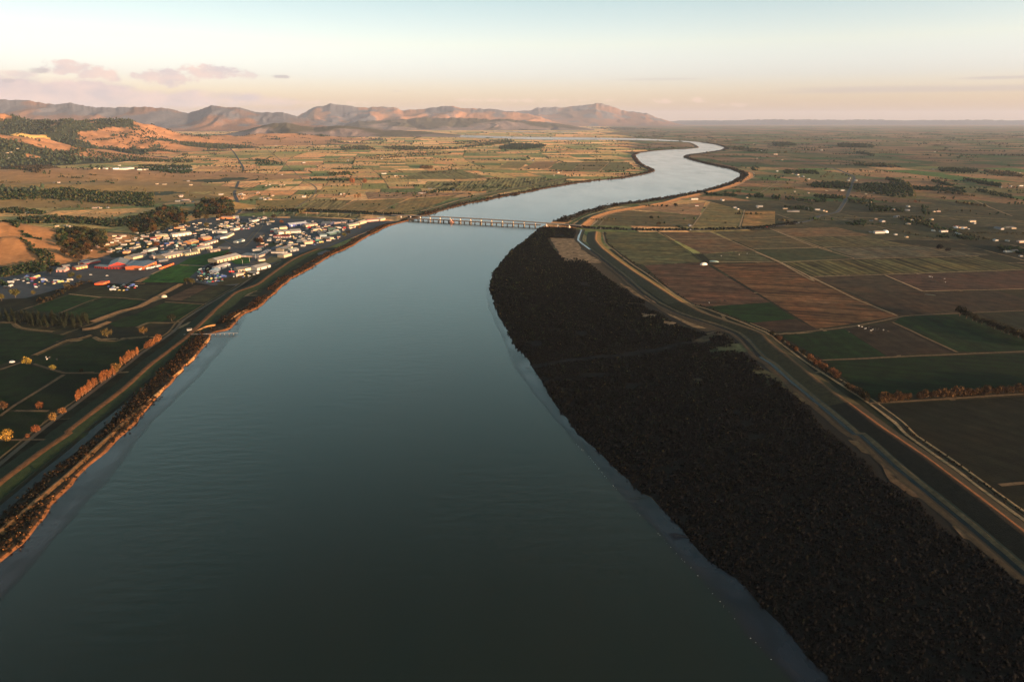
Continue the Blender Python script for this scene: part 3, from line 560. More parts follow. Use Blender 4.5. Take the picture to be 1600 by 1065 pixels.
def mrange(name, sky, D, depth, seed, col, col2, spur=1300):
    sky = sorted(sky); xs = np.arange(sky[0][0], sky[-1][0] + .1, 1.5); ys = np.interp(xs, [p[0] for p in sky], [p[1] for p in sky])
    jt = (fbm(xs / 22, xs * 0, 5, seed) - .5) * (3.2 if D < 40000 else 1.5) + (fbm(xs / 5, xs * 0, 3, seed) - .5) * 2.0; jt = jt / F * D
    n = len(xs); ts = np.linspace(-1, 1, 71)
    P = np.zeros((n, 3))
    for i in range(n):
        d = ray(xs[i], ys[i]); P[i] = (d[0] / d[1] * D, D, max(20, CAMH + d[2] / d[1] * D))
    s = P[:, 0]
    X = P[:, 0][:, None] * (1 + ts[None, :] * depth / D); Y = D + ts[None, :] * depth + 0 * X
    e = 1 - np.abs(ts)[None, :]
    Xw = X + (fbm(X / 900, Y / 900, 3, seed + 2) - .5) * 1400; rn = ridged(Xw / spur, Y / (spur * 2.4), 4, seed); rf = fbm(X / 5000, Y / 5000, 2, seed)
    prof = e**1.15
    H = P[:, 2][:, None] * prof * (1 - (1 - prof) * .95 * (1 - rn)) - 4 + (rn - .5) * 160 * np.clip(4 * e * (1 - e), 0, 1) * np.clip(P[:, 2][:, None] / 400, 0, 1)
    H = H + jt[:, None] * np.exp(-(ts[None, :] / .16)**2) * np.clip(P[:, 2][:, None] / 300, 0, 1)
    endf = np.minimum(1, np.minimum(np.arange(n), n - 1 - np.arange(n)) / 40)[:, None]**.8; H = H * (endf if seed != 77 else 1)
    V = np.column_stack([X.ravel(), Y.ravel(), H.ravel()])
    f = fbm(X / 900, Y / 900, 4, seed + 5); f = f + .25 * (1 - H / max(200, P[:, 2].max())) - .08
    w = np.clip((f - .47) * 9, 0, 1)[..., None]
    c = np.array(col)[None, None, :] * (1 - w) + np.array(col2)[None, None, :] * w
    m = len(ts); idx = np.arange(n * m).reshape(n, m)
    Fc = np.stack([idx[:-1, :-1], idx[1:, :-1], idx[1:, 1:], idx[:-1, 1:]], -1).reshape(-1, 4)
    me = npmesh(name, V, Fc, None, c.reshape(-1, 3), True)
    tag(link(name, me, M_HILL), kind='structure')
bush, pink = (.11, .12, .15), (.26, .195, .18)  # mountain cover colours, blued and flattened to paint in aerial haze
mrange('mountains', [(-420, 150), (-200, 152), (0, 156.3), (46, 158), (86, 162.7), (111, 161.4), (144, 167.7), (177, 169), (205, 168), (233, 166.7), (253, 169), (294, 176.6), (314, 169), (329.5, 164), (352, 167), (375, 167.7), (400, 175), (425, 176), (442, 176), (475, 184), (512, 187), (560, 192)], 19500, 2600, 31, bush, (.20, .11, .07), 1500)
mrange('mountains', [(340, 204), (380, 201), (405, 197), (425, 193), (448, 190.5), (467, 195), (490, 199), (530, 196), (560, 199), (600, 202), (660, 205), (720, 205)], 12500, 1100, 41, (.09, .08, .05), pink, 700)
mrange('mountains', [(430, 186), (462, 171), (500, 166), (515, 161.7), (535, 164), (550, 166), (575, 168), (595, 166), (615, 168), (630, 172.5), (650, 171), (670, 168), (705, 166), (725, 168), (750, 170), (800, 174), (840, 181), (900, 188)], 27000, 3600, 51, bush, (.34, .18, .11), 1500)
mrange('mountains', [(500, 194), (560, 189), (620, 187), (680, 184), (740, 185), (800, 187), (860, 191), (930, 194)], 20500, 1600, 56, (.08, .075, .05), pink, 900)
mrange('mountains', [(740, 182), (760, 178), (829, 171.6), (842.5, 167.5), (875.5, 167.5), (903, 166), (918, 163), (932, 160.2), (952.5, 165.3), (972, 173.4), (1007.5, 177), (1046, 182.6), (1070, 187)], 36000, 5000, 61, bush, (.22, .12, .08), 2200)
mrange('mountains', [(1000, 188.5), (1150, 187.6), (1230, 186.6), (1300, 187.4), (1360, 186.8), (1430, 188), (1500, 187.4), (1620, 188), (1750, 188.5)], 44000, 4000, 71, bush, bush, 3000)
# ------------------------------------------------------------------ vegetation meshes
def sph(n, rng):
    v = rng.normal(size=(n, 3)); return v / np.linalg.norm(v, axis=1)[:, None]
def leafy(lobes, n, size, rng, cols=None, up=0.0, flat=1.0):
    """clumps of small leaf faces through a set of lobes (cx,cy,cz,rx,ry,rz)"""
    L = np.array(lobes, float); w = L[:, 3] * L[:, 4] + L[:, 5] * L[:, 3]; k = rng.choice(len(L), n, p=w / w.sum())
    d = sph(n, rng); r = rng.uniform(.3, 1.3, n)**.7
    c = L[k, :3] + d * L[k, 3:] * r[:, None]
    a = sph(n, rng); a[:, 2] += up; a /= np.linalg.norm(a, axis=1)[:, None]; b = np.cross(a, sph(n, rng)); b /= np.linalg.norm(b, axis=1)[:, None] + 1e-9
    s = size * rng.uniform(.6, 1.5, n)[:, None]
    V = np.stack([c - a * s, c + b * s * .6 * flat, c + a * s, c - b * s * .6 * flat], 1).reshape(-1, 3)
    return V, np.arange(n * 4).reshape(n, 4)
def trunk_mesh(name, h, r, limbs, rng, spread=.5):
    V = []; Fc = []
    def tube(p, q, r0, r1, seg=6):
        p = np.array(p, float); q = np.array(q, float); d = (q - p) / np.linalg.norm(q - p); u = np.cross(d, (1, .3, .2)); u /= np.linalg.norm(u); w = np.cross(d, u); b = len(V)
        for c, rr in ((p, r0), (q, r1)):
            for i in range(seg):
                t = 2 * math.pi * i / seg; V.append(c + (u * math.cos(t) + w * math.sin(t)) * rr)
        for i in range(seg): Fc.append((b + i, b + (i + 1) % seg, b + seg + (i + 1) % seg, b + seg + i))
    tube((0, 0, -.8), (0, 0, h * .5), r, r * .6); tube((0, 0, h * .5), (.1, .1, h * .9), r * .6, r * .15)
    for i in range(limbs):
        z = h * rng.uniform(.3, .7); t = rng.uniform(0, 6.28); l = h * spread * rng.uniform(.5, 1)
        tube((0, 0, z), (math.cos(t) * l, math.sin(t) * l, z + l * .8), r * .4, r * .08)
    me = npmesh(name, V, Fc); me.materials.append(M_BARK); return me
M_BARK = earth_material('bark', 'obj', .95, .1, (.7, 1.3), 2, 0)
def crown(kind, seed):
    rng = np.random.default_rng(seed); u = rng.uniform
    if kind == 'broad':
        lob = [(0, 0, 6.2, 3.6, 3.6, 3.0)] + [(math.cos(t) * 3, math.sin(t) * 3, u(4, 7.2), u(1.5, 2.4), u(1.5, 2.4), u(1.3, 2.2)) for t in u(0, 6.28, 7)]; n, s, h = 600, .55, 9
    elif kind == 'poplar':
        lob = [(u(-.5, .5), u(-.5, .5), z, w, w, 2.0) for z, w in ((2.6, 1.2), (4.5, 1.9), (6.8, 2.1), (9.0, 1.9), (10.6, 1.6), (11.8, 1.1))] + [(math.cos(t) * 1.3, math.sin(t) * 1.3, u(4, 10), .9, .9, 2.2) for t in u(0, 6.28, 5)]; n, s, h = 420, .40, 14
    elif kind == 'willow':
        lob = [(0, 0, 4.2, 3.2, 3.2, 2.6)] + [(math.cos(t) * 2.4, math.sin(t) * 2.4, u(2.4, 5.2), 1.5, 1.5, 1.6) for t in u(0, 6.28, 7)]; n, s, h = 430, .42, 6
    elif kind == 'shrub':
        lob = [(0, 0, 2.0, 2.0, 2.0, 1.9)] + [(math.cos(t) * 1.4, math.sin(t) * 1.4, u(1, 3.2), 1, 1, 1.2) for t in u(0, 6.28, 5)]; n, s, h = 330, .34, 3.4
    else:
        lob = [(0, 0, z, w, w, 1.4) for z, w in ((3.2, 2.7), (5.0, 2.6), (7, 2.1), (9, 1.6), (11, 1.0), (12.6, .5))]; n, s, h = 620, .45, 13
    V, Fc = leafy(lob, n, s, rng, up=1.2 if kind in ('poplar', 'shrub') else 0)
    cv = rng.uniform(.35, 1.65, (n, 1)) * np.where(rng.random((n, 1)) < .25, .45, 1.15) * np.array([[1, 1, 1]]); me = npmesh(kind + '_crown', V, Fc, cv); me.materials.append(M_LEAFO); return me, h
CR = {k: [crown(k, 100 * i + j) for j in range(4)] for i, k in enumerate(('broad', 'poplar', 'willow', 'shrub', 'pine'))}
TK = {'broad': trunk_mesh('trunk', 6, .38, 6, np.random.default_rng(1)), 'poplar': trunk_mesh('trunk', 13, .26, 9, np.random.default_rng(2), .22), 'willow': trunk_mesh('trunk', 4.4, .3, 6, np.random.default_rng(3)),
      'shrub': trunk_mesh('trunk', 3.2, .12, 7, np.random.default_rng(4), .5), 'pine': trunk_mesh('trunk', 12, .3, 8, np.random.default_rng(5), .18)}
TREES = []     # (object, x, y, descr)
def tree(kind, x, y, s, color, name, label, cat, group, sh=1.0, z=None):
    r = bpy.data.objects.new(name, None); COL.objects.link(r)
    z = max(.1, hz(x, y) - 2.4) if z is None and x < -250 and y > 1200 else (z or .1)
    r.location = (x, y, z); r.rotation_euler = (0, 0, random.uniform(0, 6.28)); r.scale = (s, s, s * sh)
    tag(r, label, cat, group)
    c = link('crown', random.choice(CR[kind])[0], None, r, tuple(.46 * k * m_ for m_ in [random.uniform(.8, 1.2)] for k in color))
    t = link('trunk', TK[kind], None, r, (.12, .09, .07) if kind != 'poplar' else (.3, .2, .14))
    return r
ORD = ['', 'second ', 'third ', 'fourth ', 'fifth ', 'sixth ', 'seventh ', 'eighth ', 'ninth ', 'tenth ', 'eleventh ', 'twelfth ', 'thirteenth ', 'fourteenth ', 'fifteenth ', 'sixteenth ', 'seventeenth ', 'eighteenth ', 'nineteenth ', 'twentieth ']
def ordw(i):
    if i < 20: return ORD[i]
    tens = ['', '', 'twenty', 'thirty', 'forty', 'fifty', 'sixty', 'seventy', 'eighty', 'ninety']; n = i + 1
    if n >= 100: return 'hundred and %s' % (ordw(n - 101) or 'first ')
    t, u = divmod(n, 10)
    if u == 0: return tens[t][:-1] + 'ieth '
    return tens[t] + '-' + ['first ', 'second ', 'third ', 'fourth ', 'fifth ', 'sixth ', 'seventh ', 'eighth ', 'ninth '][u - 1]
def row(pts, n, kind, s, color, name, descr, cat, group, from_, jit=1.0, sh=1.0, ds=.25):
    P = np.array(W(pts)); seg = np.linalg.norm(np.diff(P, axis=0), axis=1); cum = np.concatenate([[0], np.cumsum(seg)])
    for i in range(n):
        d = cum[-1] * (i + .5) / n + random.uniform(-.3, .3) * cum[-1] / n
        x = np.interp(d, cum, P[:, 0]) + random.uniform(-jit, jit); y = np.interp(d, cum, P[:, 1]) + random.uniform(-jit, jit)
        tree(kind, x, y, s * random.uniform(1 - ds, 1 + ds), color[i % len(color)] if isinstance(color, list) else color, name, '%s, %sfrom the %s' % (descr, ordw(i) or 'first ', from_), cat, group, sh)
ORG = (.42, .155, .05)
row(zE((455, 712), (560, 625), (690, 550)), 26, 'poplar', .74, ORG, 'poplar_tree', 'orange autumn poplar in the longest lane side row', 'tree', 'orange poplars along the riverside lane', 'near end', 1.2, .95)
row(zE((672, 550), (712, 520)), 3, 'willow', 1.15, (.30, .17, .05), 'willow_tree', 'broad ochre tree between the orange poplar rows', 'tree', 'ochre trees in the gap of the poplar row', 'near end')
row(zE((728, 500), (830, 425)), 13, 'poplar', .74, (.44, .17, .055), 'poplar_tree', 'orange autumn poplar in the middle lane side row', 'tree', 'orange poplars along the riverside lane', 'near end', 1.2)
row(zE((872, 395), (950, 345)), 7, 'shrub', 1.9, (.40, .16, .06), 'poplar_tree', 'pale orange tree in the row closest to the jetty', 'tree', 'pale orange trees near the jetty', 'near end', 1.5)
def one(p, kind, s, color, name, label, cat='tree', group=None, sh=1.0):
    x, y = W([p])[0]; return tree(kind, x, y, s, color, name, label, cat, group, sh)
for p, k, s, c, n, l in ((zE((160, 492))[0], 'willow', 1.25, (.62, .42, .07), 'willow_tree', 'large bright yellow tree on the corner of the dark paddocks'), (zE((315, 528))[0], 'willow', .95, (.50, .38, .08), 'willow_tree', 'smaller yellow green tree on the paddock fence line'),
        (zE((238, 752))[0], 'shrub', 1.5, (.34, .13, .05), 'shrub', 'low russet bush alone in the dark paddock'), (zE((318, 825))[0], 'willow', 1.05, (.50, .28, .08), 'willow_tree', 'golden brown tree beside the lane below the poplars'),
        (zE((372, 788))[0], 'willow', .95, (.48, .22, .08), 'willow_tree', 'orange brown round tree nearest the end of the poplars'), (zE((216, 898))[0], 'willow', 1.0, (.48, .16, .06), 'willow_tree', 'red orange tree standing beside the lane'),
        (zE((165, 925))[0], 'shrub', .8, (.25, .1, .04), 'shrub', 'tiny rust coloured bush by the lane fence'), (zE((42, 942))[0], 'shrub', 2.3, (.62, .36, .07), 'willow_tree', 'low spreading golden tree at the left edge above the lane'),
        (zE((640, 330))[0], 'willow', 1.6, (.20, .15, .05), 'willow_tree', 'ochre green tree beside the winding old drain'), (zE((855, 310))[0], 'willow', 1.3, (.34, .20, .06), 'willow_tree', 'golden tree on the drain near the poplars'),
        (zE((1022, 235))[0], 'broad', 1.1, (.03, .035, .018), 'broadleaf_tree', 'small black green tree on the lane bend'), (zE((20, 760))[0], 'willow', 1.2, (.16, .08, .035), 'willow_tree', 'dull brown tree at the left edge of the dark paddocks'),
        (zE((485, 535))[0], 'shrub', .9, (.025, .03, .015), 'shrub', 'little dark bush on the fence between dark paddocks'),
        (rC((1062, 262))[0], 'broad', 1.6, (.030, .032, .016), 'broadleaf_tree', 'large dark round tree at the head of the long hedge'), (rC((1100, 275))[0], 'broad', 1.25, (.034, .036, .018), 'broadleaf_tree', 'second dark tree joined to the head of the long hedge'),
        (fA((890, 595))[0], 'broad', 1.5, (.02, .022, .012), 'broadleaf_tree', 'larger of two black trees in the striped paddock'), (fA((962, 610))[0], 'broad', 1.1, (.02, .022, .012), 'broadleaf_tree', 'smaller of two black trees in the striped paddock'),
        (zC((240, 365))[0], 'broad', 1.9, (.22, .13, .04), 'broadleaf_tree', 'big golden brown tree at the foot of the grove'), (zC((270, 505))[0], 'broad', 1.2, (.22, .09, .035), 'broadleaf_tree', 'russet tree among the sheds behind the red depot'),
        (zC((1225, 485))[0], 'broad', 1.7, (.15, .065, .03), 'broadleaf_tree', 'rust and green tree left of the large asphalt yard'), (zC((1190, 480))[0], 'broad', 1.5, (.05, .06, .025), 'broadleaf_tree', 'dark green tree touching the rust coloured one'),
        (zC((730, 325))[0], 'broad', 1.3, (.18, .15, .04), 'broadleaf_tree', 'yellow green tree among the far houses'), (zC((562, 325))[0], 'broad', 1.2, (.09, .08, .03), 'broadleaf_tree', 'olive tree left of the yellow green one'),
        (zC((545, 850))[0], 'broad', 1.2, (.10, .095, .03), 'broadleaf_tree', 'left olive tree beside the wrecking yard'), (zC((595, 852))[0], 'broad', 1.15, (.10, .09, .03), 'broadleaf_tree', 'right olive tree beside the wrecking yard'),
        (zD((735, 378))[0], 'broad', 1.2, (.22, .20, .05), 'broadleaf_tree', 'yellow green tree between the riverside sheds'), (zD((770, 355))[0], 'broad', 1.1, (.06, .05, .025), 'broadleaf_tree', 'dark tree behind the riverside sheds'),
        (zD((862, 305))[0], 'willow', 1.2, (.30, .15, .05), 'willow_tree', 'orange tree by the last riverside sheds'), (zD((150, 225))[0], 'broad', 1.5, (.08, .06, .03), 'broadleaf_tree', 'dark brown tree behind the town houses'), (zD((130, 245))[0], 'broad', .9, (.16, .2, .04), 'broadleaf_tree', 'bright green tree behind the town houses'),
        (zD((215, 265))[0], 'willow', 1.5, (.42, .16, .05), 'willow_tree', 'bright orange tree by the cream sheds'), (t1((390, 410))[0], 'broad', 1.0, (.25, .09, .03), 'broadleaf_tree', 'red brown tree in the middle of the yards'),
        (zB((130, 985))[0], 'broad', 1.5, (.16, .15, .045), 'broadleaf_tree', 'large yellow olive tree by the left hand boat yard'), (zB((15, 1010))[0], 'broad', 1.1, (.18, .15, .04), 'broadleaf_tree', 'yellow olive tree cut by the left edge'), (zB((280, 960))[0], 'willow', 1.0, (.22, .18, .05), 'willow_tree', 'small olive tree beyond the yellow olive one'),
        (zB((600, 830))[0], 'broad', 1.3, (.13, .13, .04), 'broadleaf_tree', 'olive tree left of the depot forecourt'), (zB((660, 835))[0], 'broad', .9, (.15, .13, .04), 'broadleaf_tree', 'smaller olive tree by the depot forecourt'), (zB((420, 790))[0], 'broad', 1.2, (.03, .035, .02), 'broadleaf_tree', 'dark tree beside the small red sheds'), (zB((560, 905))[0], 'willow', 1.2, (.20, .15, .05), 'willow_tree', 'olive brown tree on the bank below the boat yard'),
        (zG((602, 585))[0], 'shrub', 5.2, (.40, .15, .07), 'willow_tree', 'left of two large orange trees on the far farmland'), (zG((682, 582))[0], 'shrub', 4.6, (.42, .16, .07), 'willow_tree', 'right of two large orange trees on the far farmland'),
        (zG((620, 685))[0], 'poplar', 1.3, (.42, .19, .06), 'poplar_tree', 'left orange poplar of a trio in the striped fields'), (zG((638, 682))[0], 'poplar', 1.4, (.42, .19, .06), 'poplar_tree', 'middle orange poplar of a trio in the striped fields'), (zG((652, 678))[0], 'poplar', 1.4, (.42, .19, .06), 'poplar_tree', 'right orange poplar of a trio in the striped fields'),
        (zH((937, 740))[0], 'broad', 1.2, (.03, .04, .02), 'broadleaf_tree', 'round dark tree in the paddock past the bridge'), (zH((978, 772))[0], 'willow', 1.4, (.12, .08, .035), 'willow_tree', 'brown tree in the paddock beside the far road'), (zH((1075, 668))[0], 'broad', 1.4, (.025, .03, .015), 'broadleaf_tree', 'lone dark tree in the pink brown paddock')):
    one(p, k, s, c, n, l)
BK = [(.03, .032, .016), (.05, .035, .02), (.26, .12, .055), (.035, .035, .018), (.22, .10, .05)]
row(rC((15, 365), (200, 480)), 9, 'shrub', 1.35, BK, 'hedgerow_bush', 'dark or russet bush on the upper fence row', 'bush', 'bushes along the right stopbank fence', 'far end', 1.2)
row(rC((225, 500), (400, 615)), 10, 'shrub', 1.55, [BK[2], BK[2], BK[0], (.30, .13, .06)], 'hedgerow_bush', 'russet bush on the middle fence row', 'bush', 'bushes along the right stopbank fence', 'far end', 1.2)
row(rC((430, 650), (555, 735)), 8, 'shrub', 1.6, [(.14, .09, .04), (.10, .07, .03), (.22, .11, .05)], 'hedgerow_bush', 'olive brown bush on the lower fence row', 'bush', 'bushes along the right stopbank fence', 'far end', 1.2)
row(rC((620, 735), (780, 722)), 10, 'shrub', 1.5, (.17, .095, .04), 'hedge_tree', 'upright brown tree in the short hedge', 'tree', 'brown hedge trees across the dark paddock', 'canal end', .6, 1.25)
row(rC((815, 718), (1120, 700), (1430, 680)) + [(1680, 600)], 40, 'shrub', 1.5, [(.17, .095, .04), (.14, .08, .036)], 'hedge_tree', 'upright brown tree in the long hedge', 'tree', 'brown hedge trees across the dark paddock', 'canal end', .6, 1.3)
row(rC((1130, 285), (1250, 330), (1400, 385)) + [(1640, 545)], 16, 'willow', 1.45, [(.055, .05, .024), (.05, .044, .02)], 'hedge_tree', 'olive tree in the right hand hedge', 'tree', 'olive hedge trees at the right edge', 'round tree end', 2, .95)
row(fA((620, 45), (665, 90), (700, 165)), 9, 'poplar', 1.15, [(.30, .27, .08), (.27, .24, .07)], 'poplar_tree', 'pale yellow poplar in the diagonal farm avenue', 'tree', 'yellow poplars in the diagonal avenue', 'far end', 1)
one(fA((690, 200))[0], 'willow', 1.6, (.34, .14, .06), 'willow_tree', 'orange tree at the near end of the yellow poplars')
one(fA((98, 165))[0], 'willow', 1.7, (.45, .36, .06), 'willow_tree', 'bright yellow tree beside the side road junction')
one(fA((130, 70))[0], 'willow', 1.7, (.2, .17, .05), 'willow_tree', 'olive tree at the far end of the side road')
# block of pines at left
pb = W(zE((0, 205), (60, 190), (250, 210), (520, 215), (530, 255), (430, 285), (250, 270), (0, 235))); k = 0
ps = []
for i in range(900):
    x = random.uniform(min(p[0] for p in pb), max(p[0] for p in pb)); y = random.uniform(min(p[1] for p in pb), max(p[1] for p in pb))
    if inpoly(np.array([x]), np.array([y]), pb)[0] and all((x - a)**2 + (y - b)**2 > 20 for a, b in ps): ps.append((x, y))
for x, y in ps[:95]:
    tree('pine', x, y, random.uniform(.62, .85), (.040, .052, .024), 'pine_tree', 'dark pine in the dense plantation block left of the paddocks', 'tree', 'pines of the plantation block', 1)
# dark grove on the slope behind the town, hedges round the paddocks beyond
GROVE = [zB((480, 560), (620, 460), (720, 440), (880, 470), (900, 560), (780, 580), (660, 640), (520, 620)), zC((0, 260), (200, 190), (330, 130), (420, 150), (560, 200), (520, 280), (300, 320), (120, 380), (0, 330)), zC((620, 170), (700, 60), (900, 80), (990, 120), (980, 190), (840, 210), (700, 215), (600, 235))]
GC = [(.055, .06, .026), (.075, .05, .024), (.12, .09, .035), (.04, .05, .024), (.17, .085, .032), (.10, .10, .035)]
cnt = 0
for gi, g in enumerate(GROVE):
    gp = W(g, 14); xs = [p[0] for p in gp]; ys = [p[1] for p in gp]; got = []
    for i in range(1500):
        x = random.uniform(min(xs), max(xs)); y = random.uniform(min(ys), max(ys))
        if len(got) < 46 and inpoly(np.array([x]), np.array([y]), gp)[0] and all((x - a)**2 + (y - b)**2 > 130 for a, b in got): got.append((x, y))
    for x, y in got:
        tree('broad', x, y, random.uniform(1.1, 1.75), random.choice(GC), 'broadleaf_tree', ('dark tree in the bushy knoll above the red depot', 'autumn green tree in the grove behind the sheds', 'russet or green tree on the orange bluff by the highway')[gi], 'tree', ('trees of the knoll', 'trees of the grove', 'trees of the bluff')[gi])
# ------------------------------------------------------------------ masses of far trees (uncountable)
ICO_V = None
def ico():
    p = (1 + 5**.5) / 2; v = np.array([(-1, p, 0), (1, p, 0), (-1, -p, 0), (1, -p, 0), (0, -1, p), (0, 1, p), (0, -1, -p), (0, 1, -p), (p, 0, -1), (p, 0, 1), (-p, 0, -1), (-p, 0, 1)], float); v /= np.linalg.norm(v[0])
    f = np.array([(0, 11, 5), (0, 5, 1), (0, 1, 7), (0, 7, 10), (0, 10, 11), (1, 5, 9), (5, 11, 4), (11, 10, 2), (10, 7, 6), (7, 1, 8), (3, 9, 4), (3, 4, 2), (3, 2, 6), (3, 6, 8), (3, 8, 9), (4, 9, 5), (2, 4, 11), (6, 2, 10), (8, 6, 7), (9, 8, 1)])
    return v, f
def blobs(name, P, S, C, kind='stuff', rng=RNG, label=None, cat=None, lobes=2, tall=1.15, leaves=0, core=1.0, tips=0):
    """P (n,3) base, S radius, C colour: irregular crowns of a few jittered lobes plus loose leaf faces"""
    v, f = ico(); P = np.asarray(P, float); n = len(P)
    P = np.repeat(P, lobes, 0); S0 = np.repeat(S, lobes); C = np.repeat(C, lobes, 0); m = len(P)
    off = rng.normal(size=(m, 3)) * .45; off[:, 2] = np.abs(off[:, 2]) * .8; s = S0 * rng.uniform(.55, .95, m)
    jit = rng.uniform(.62, 1.3, (m, 12, 1))
    V = v[None] * jit * s[:, None, None] * np.array([1, 1, tall])[None, None, :] + (P + off * S0[:, None])[:, None, :]; V[:, :, 2] += (s * .75)[:, None]
    Fc = (f[None] + (np.arange(m) * 12)[:, None, None]).reshape(-1, 3)
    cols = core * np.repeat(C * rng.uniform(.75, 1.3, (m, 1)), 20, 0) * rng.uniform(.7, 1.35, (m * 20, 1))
    V = V.reshape(-1, 3)
    if leaves:
        k = rng.integers(0, m, leaves * n); d = sph(len(k), rng); d[:, 2] = np.abs(d[:, 2])
        c = P[k] + off[k] * S0[k][:, None] + d * (s[k] * rng.uniform(.8, 1.35, len(k)))[:, None] + np.column_stack([0 * k, 0 * k, s[k] * .8]); a = sph(len(k), rng); b = sph(len(k), rng); z = (s[k] * .30)[:, None]
        V2 = np.stack([c + a * z, c - a * z, c + b * z * 1.2], 1).reshape(-1, 3); F2 = np.arange(len(k) * 3).reshape(-1, 3) + len(V)
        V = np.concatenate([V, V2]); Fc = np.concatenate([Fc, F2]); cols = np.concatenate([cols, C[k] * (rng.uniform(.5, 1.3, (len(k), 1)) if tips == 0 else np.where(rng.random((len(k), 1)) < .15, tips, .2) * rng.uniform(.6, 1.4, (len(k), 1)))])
    me = npmesh(name, V, Fc, cols)
    o = link(name, me, M_LEAF); tag(o, label, cat, None, kind); return o
def scatter(poly, n, rng=RNG):
    a = np.array(poly); x = rng.uniform(a[:, 0].min(), a[:, 0].max(), n); y = rng.uniform(a[:, 1].min(), a[:, 1].max(), n); k = inpoly(x, y, poly); return x[k], y[k]
def pal(n, cs, rng=RNG): return np.array(cs)[rng.integers(0, len(cs), n)]
riv = [tuple(p) for p in river[::3]]
excl = [W(TOWN), W(rB((200, 70), (1598, 30), (1598, 700), (1200, 700)) ), W(zE((-300, 0), (1521, 0), (1255, 330), (0, 1300)))]
bigR = W(rB((60, 60), (300, 70), (560, 76), (900, 72), (1150, 66), (1500, 20)) + rA((700, 700), (1000, 760), (1400, 800)) + [(1640, 400), (1900, 800), (1500, 1000)] + rE((600, 500)))
tw = []; P_, S_, C_ = [], [], []
FC = [(.020, .032, .015), (.028, .036, .018), (.075, .048, .025), (.045, .055, .024), (.12, .07, .036)]
e = [k for k in EDGES]
random.shuffle(e)
nn = 0
for (p, q) in e:
    cx, cy = (p[0] + q[0]) / 2, (p[1] + q[1]) / 2; d = math.hypot(cx, cy)
    if cy < 1500 or d > 17000 or abs(cx) > .85 * cy + 300: continue
    dens = .15 if d < 5000 else .24
    v = float(vnoise(np.array([cx / 1400]), np.array([cy / 1400]), 4)[0])
    if random.random() > dens * (.3 + 1.6 * v): continue
    L = math.hypot(q[0] - p[0], q[1] - p[1]); spc = 7 if d < 5000 else 15; full = random.random() < .45
    t0, t1_ = (0, 1) if random.random() < .5 else sorted((random.random(), random.random()))
    base = random.choice(FC); s0 = random.uniform(2.4, 4.6) * (1 if d < 6000 else 1.5)
    for i in range(int(L / spc)):
        t = i * spc / L
        if not t0 <= t <= t1_ or (not full and random.random() < .55): continue
        P_.append((p[0] + (q[0] - p[0]) * t + random.uniform(-2, 2), p[1] + (q[1] - p[1]) * t + random.uniform(-2, 2), 0)); S_.append(s0 * random.uniform(.6, 1.3)); C_.append(base)
        nn += 1
# clumps and small woods, farm gardens
for i in range(1900):
    y = 1600 * (16000 / 1600)**(random.random()**.8); x = random.uniform(-.85, .85) * y
    v = float(vnoise(np.array([x / 1700]), np.array([y / 1700]), 8)[0])
    if random.random() > v * 1.1: continue
    k = random.choice([1, 1, 2, 3, 5, 9, 16 if y > 3500 else 5]); base = random.choice(FC)
    for j in range(k):
        rr = 9 * math.sqrt(k); P_.append((x + random.gauss(0, rr * 1.6), y + random.gauss(0, rr * .7), 0)); S_.append(random.uniform(2.2, 4.8) * (1 if y < 6000 else 1.5)); C_.append(base)
k3_ = Z(430, 330, 8.42)
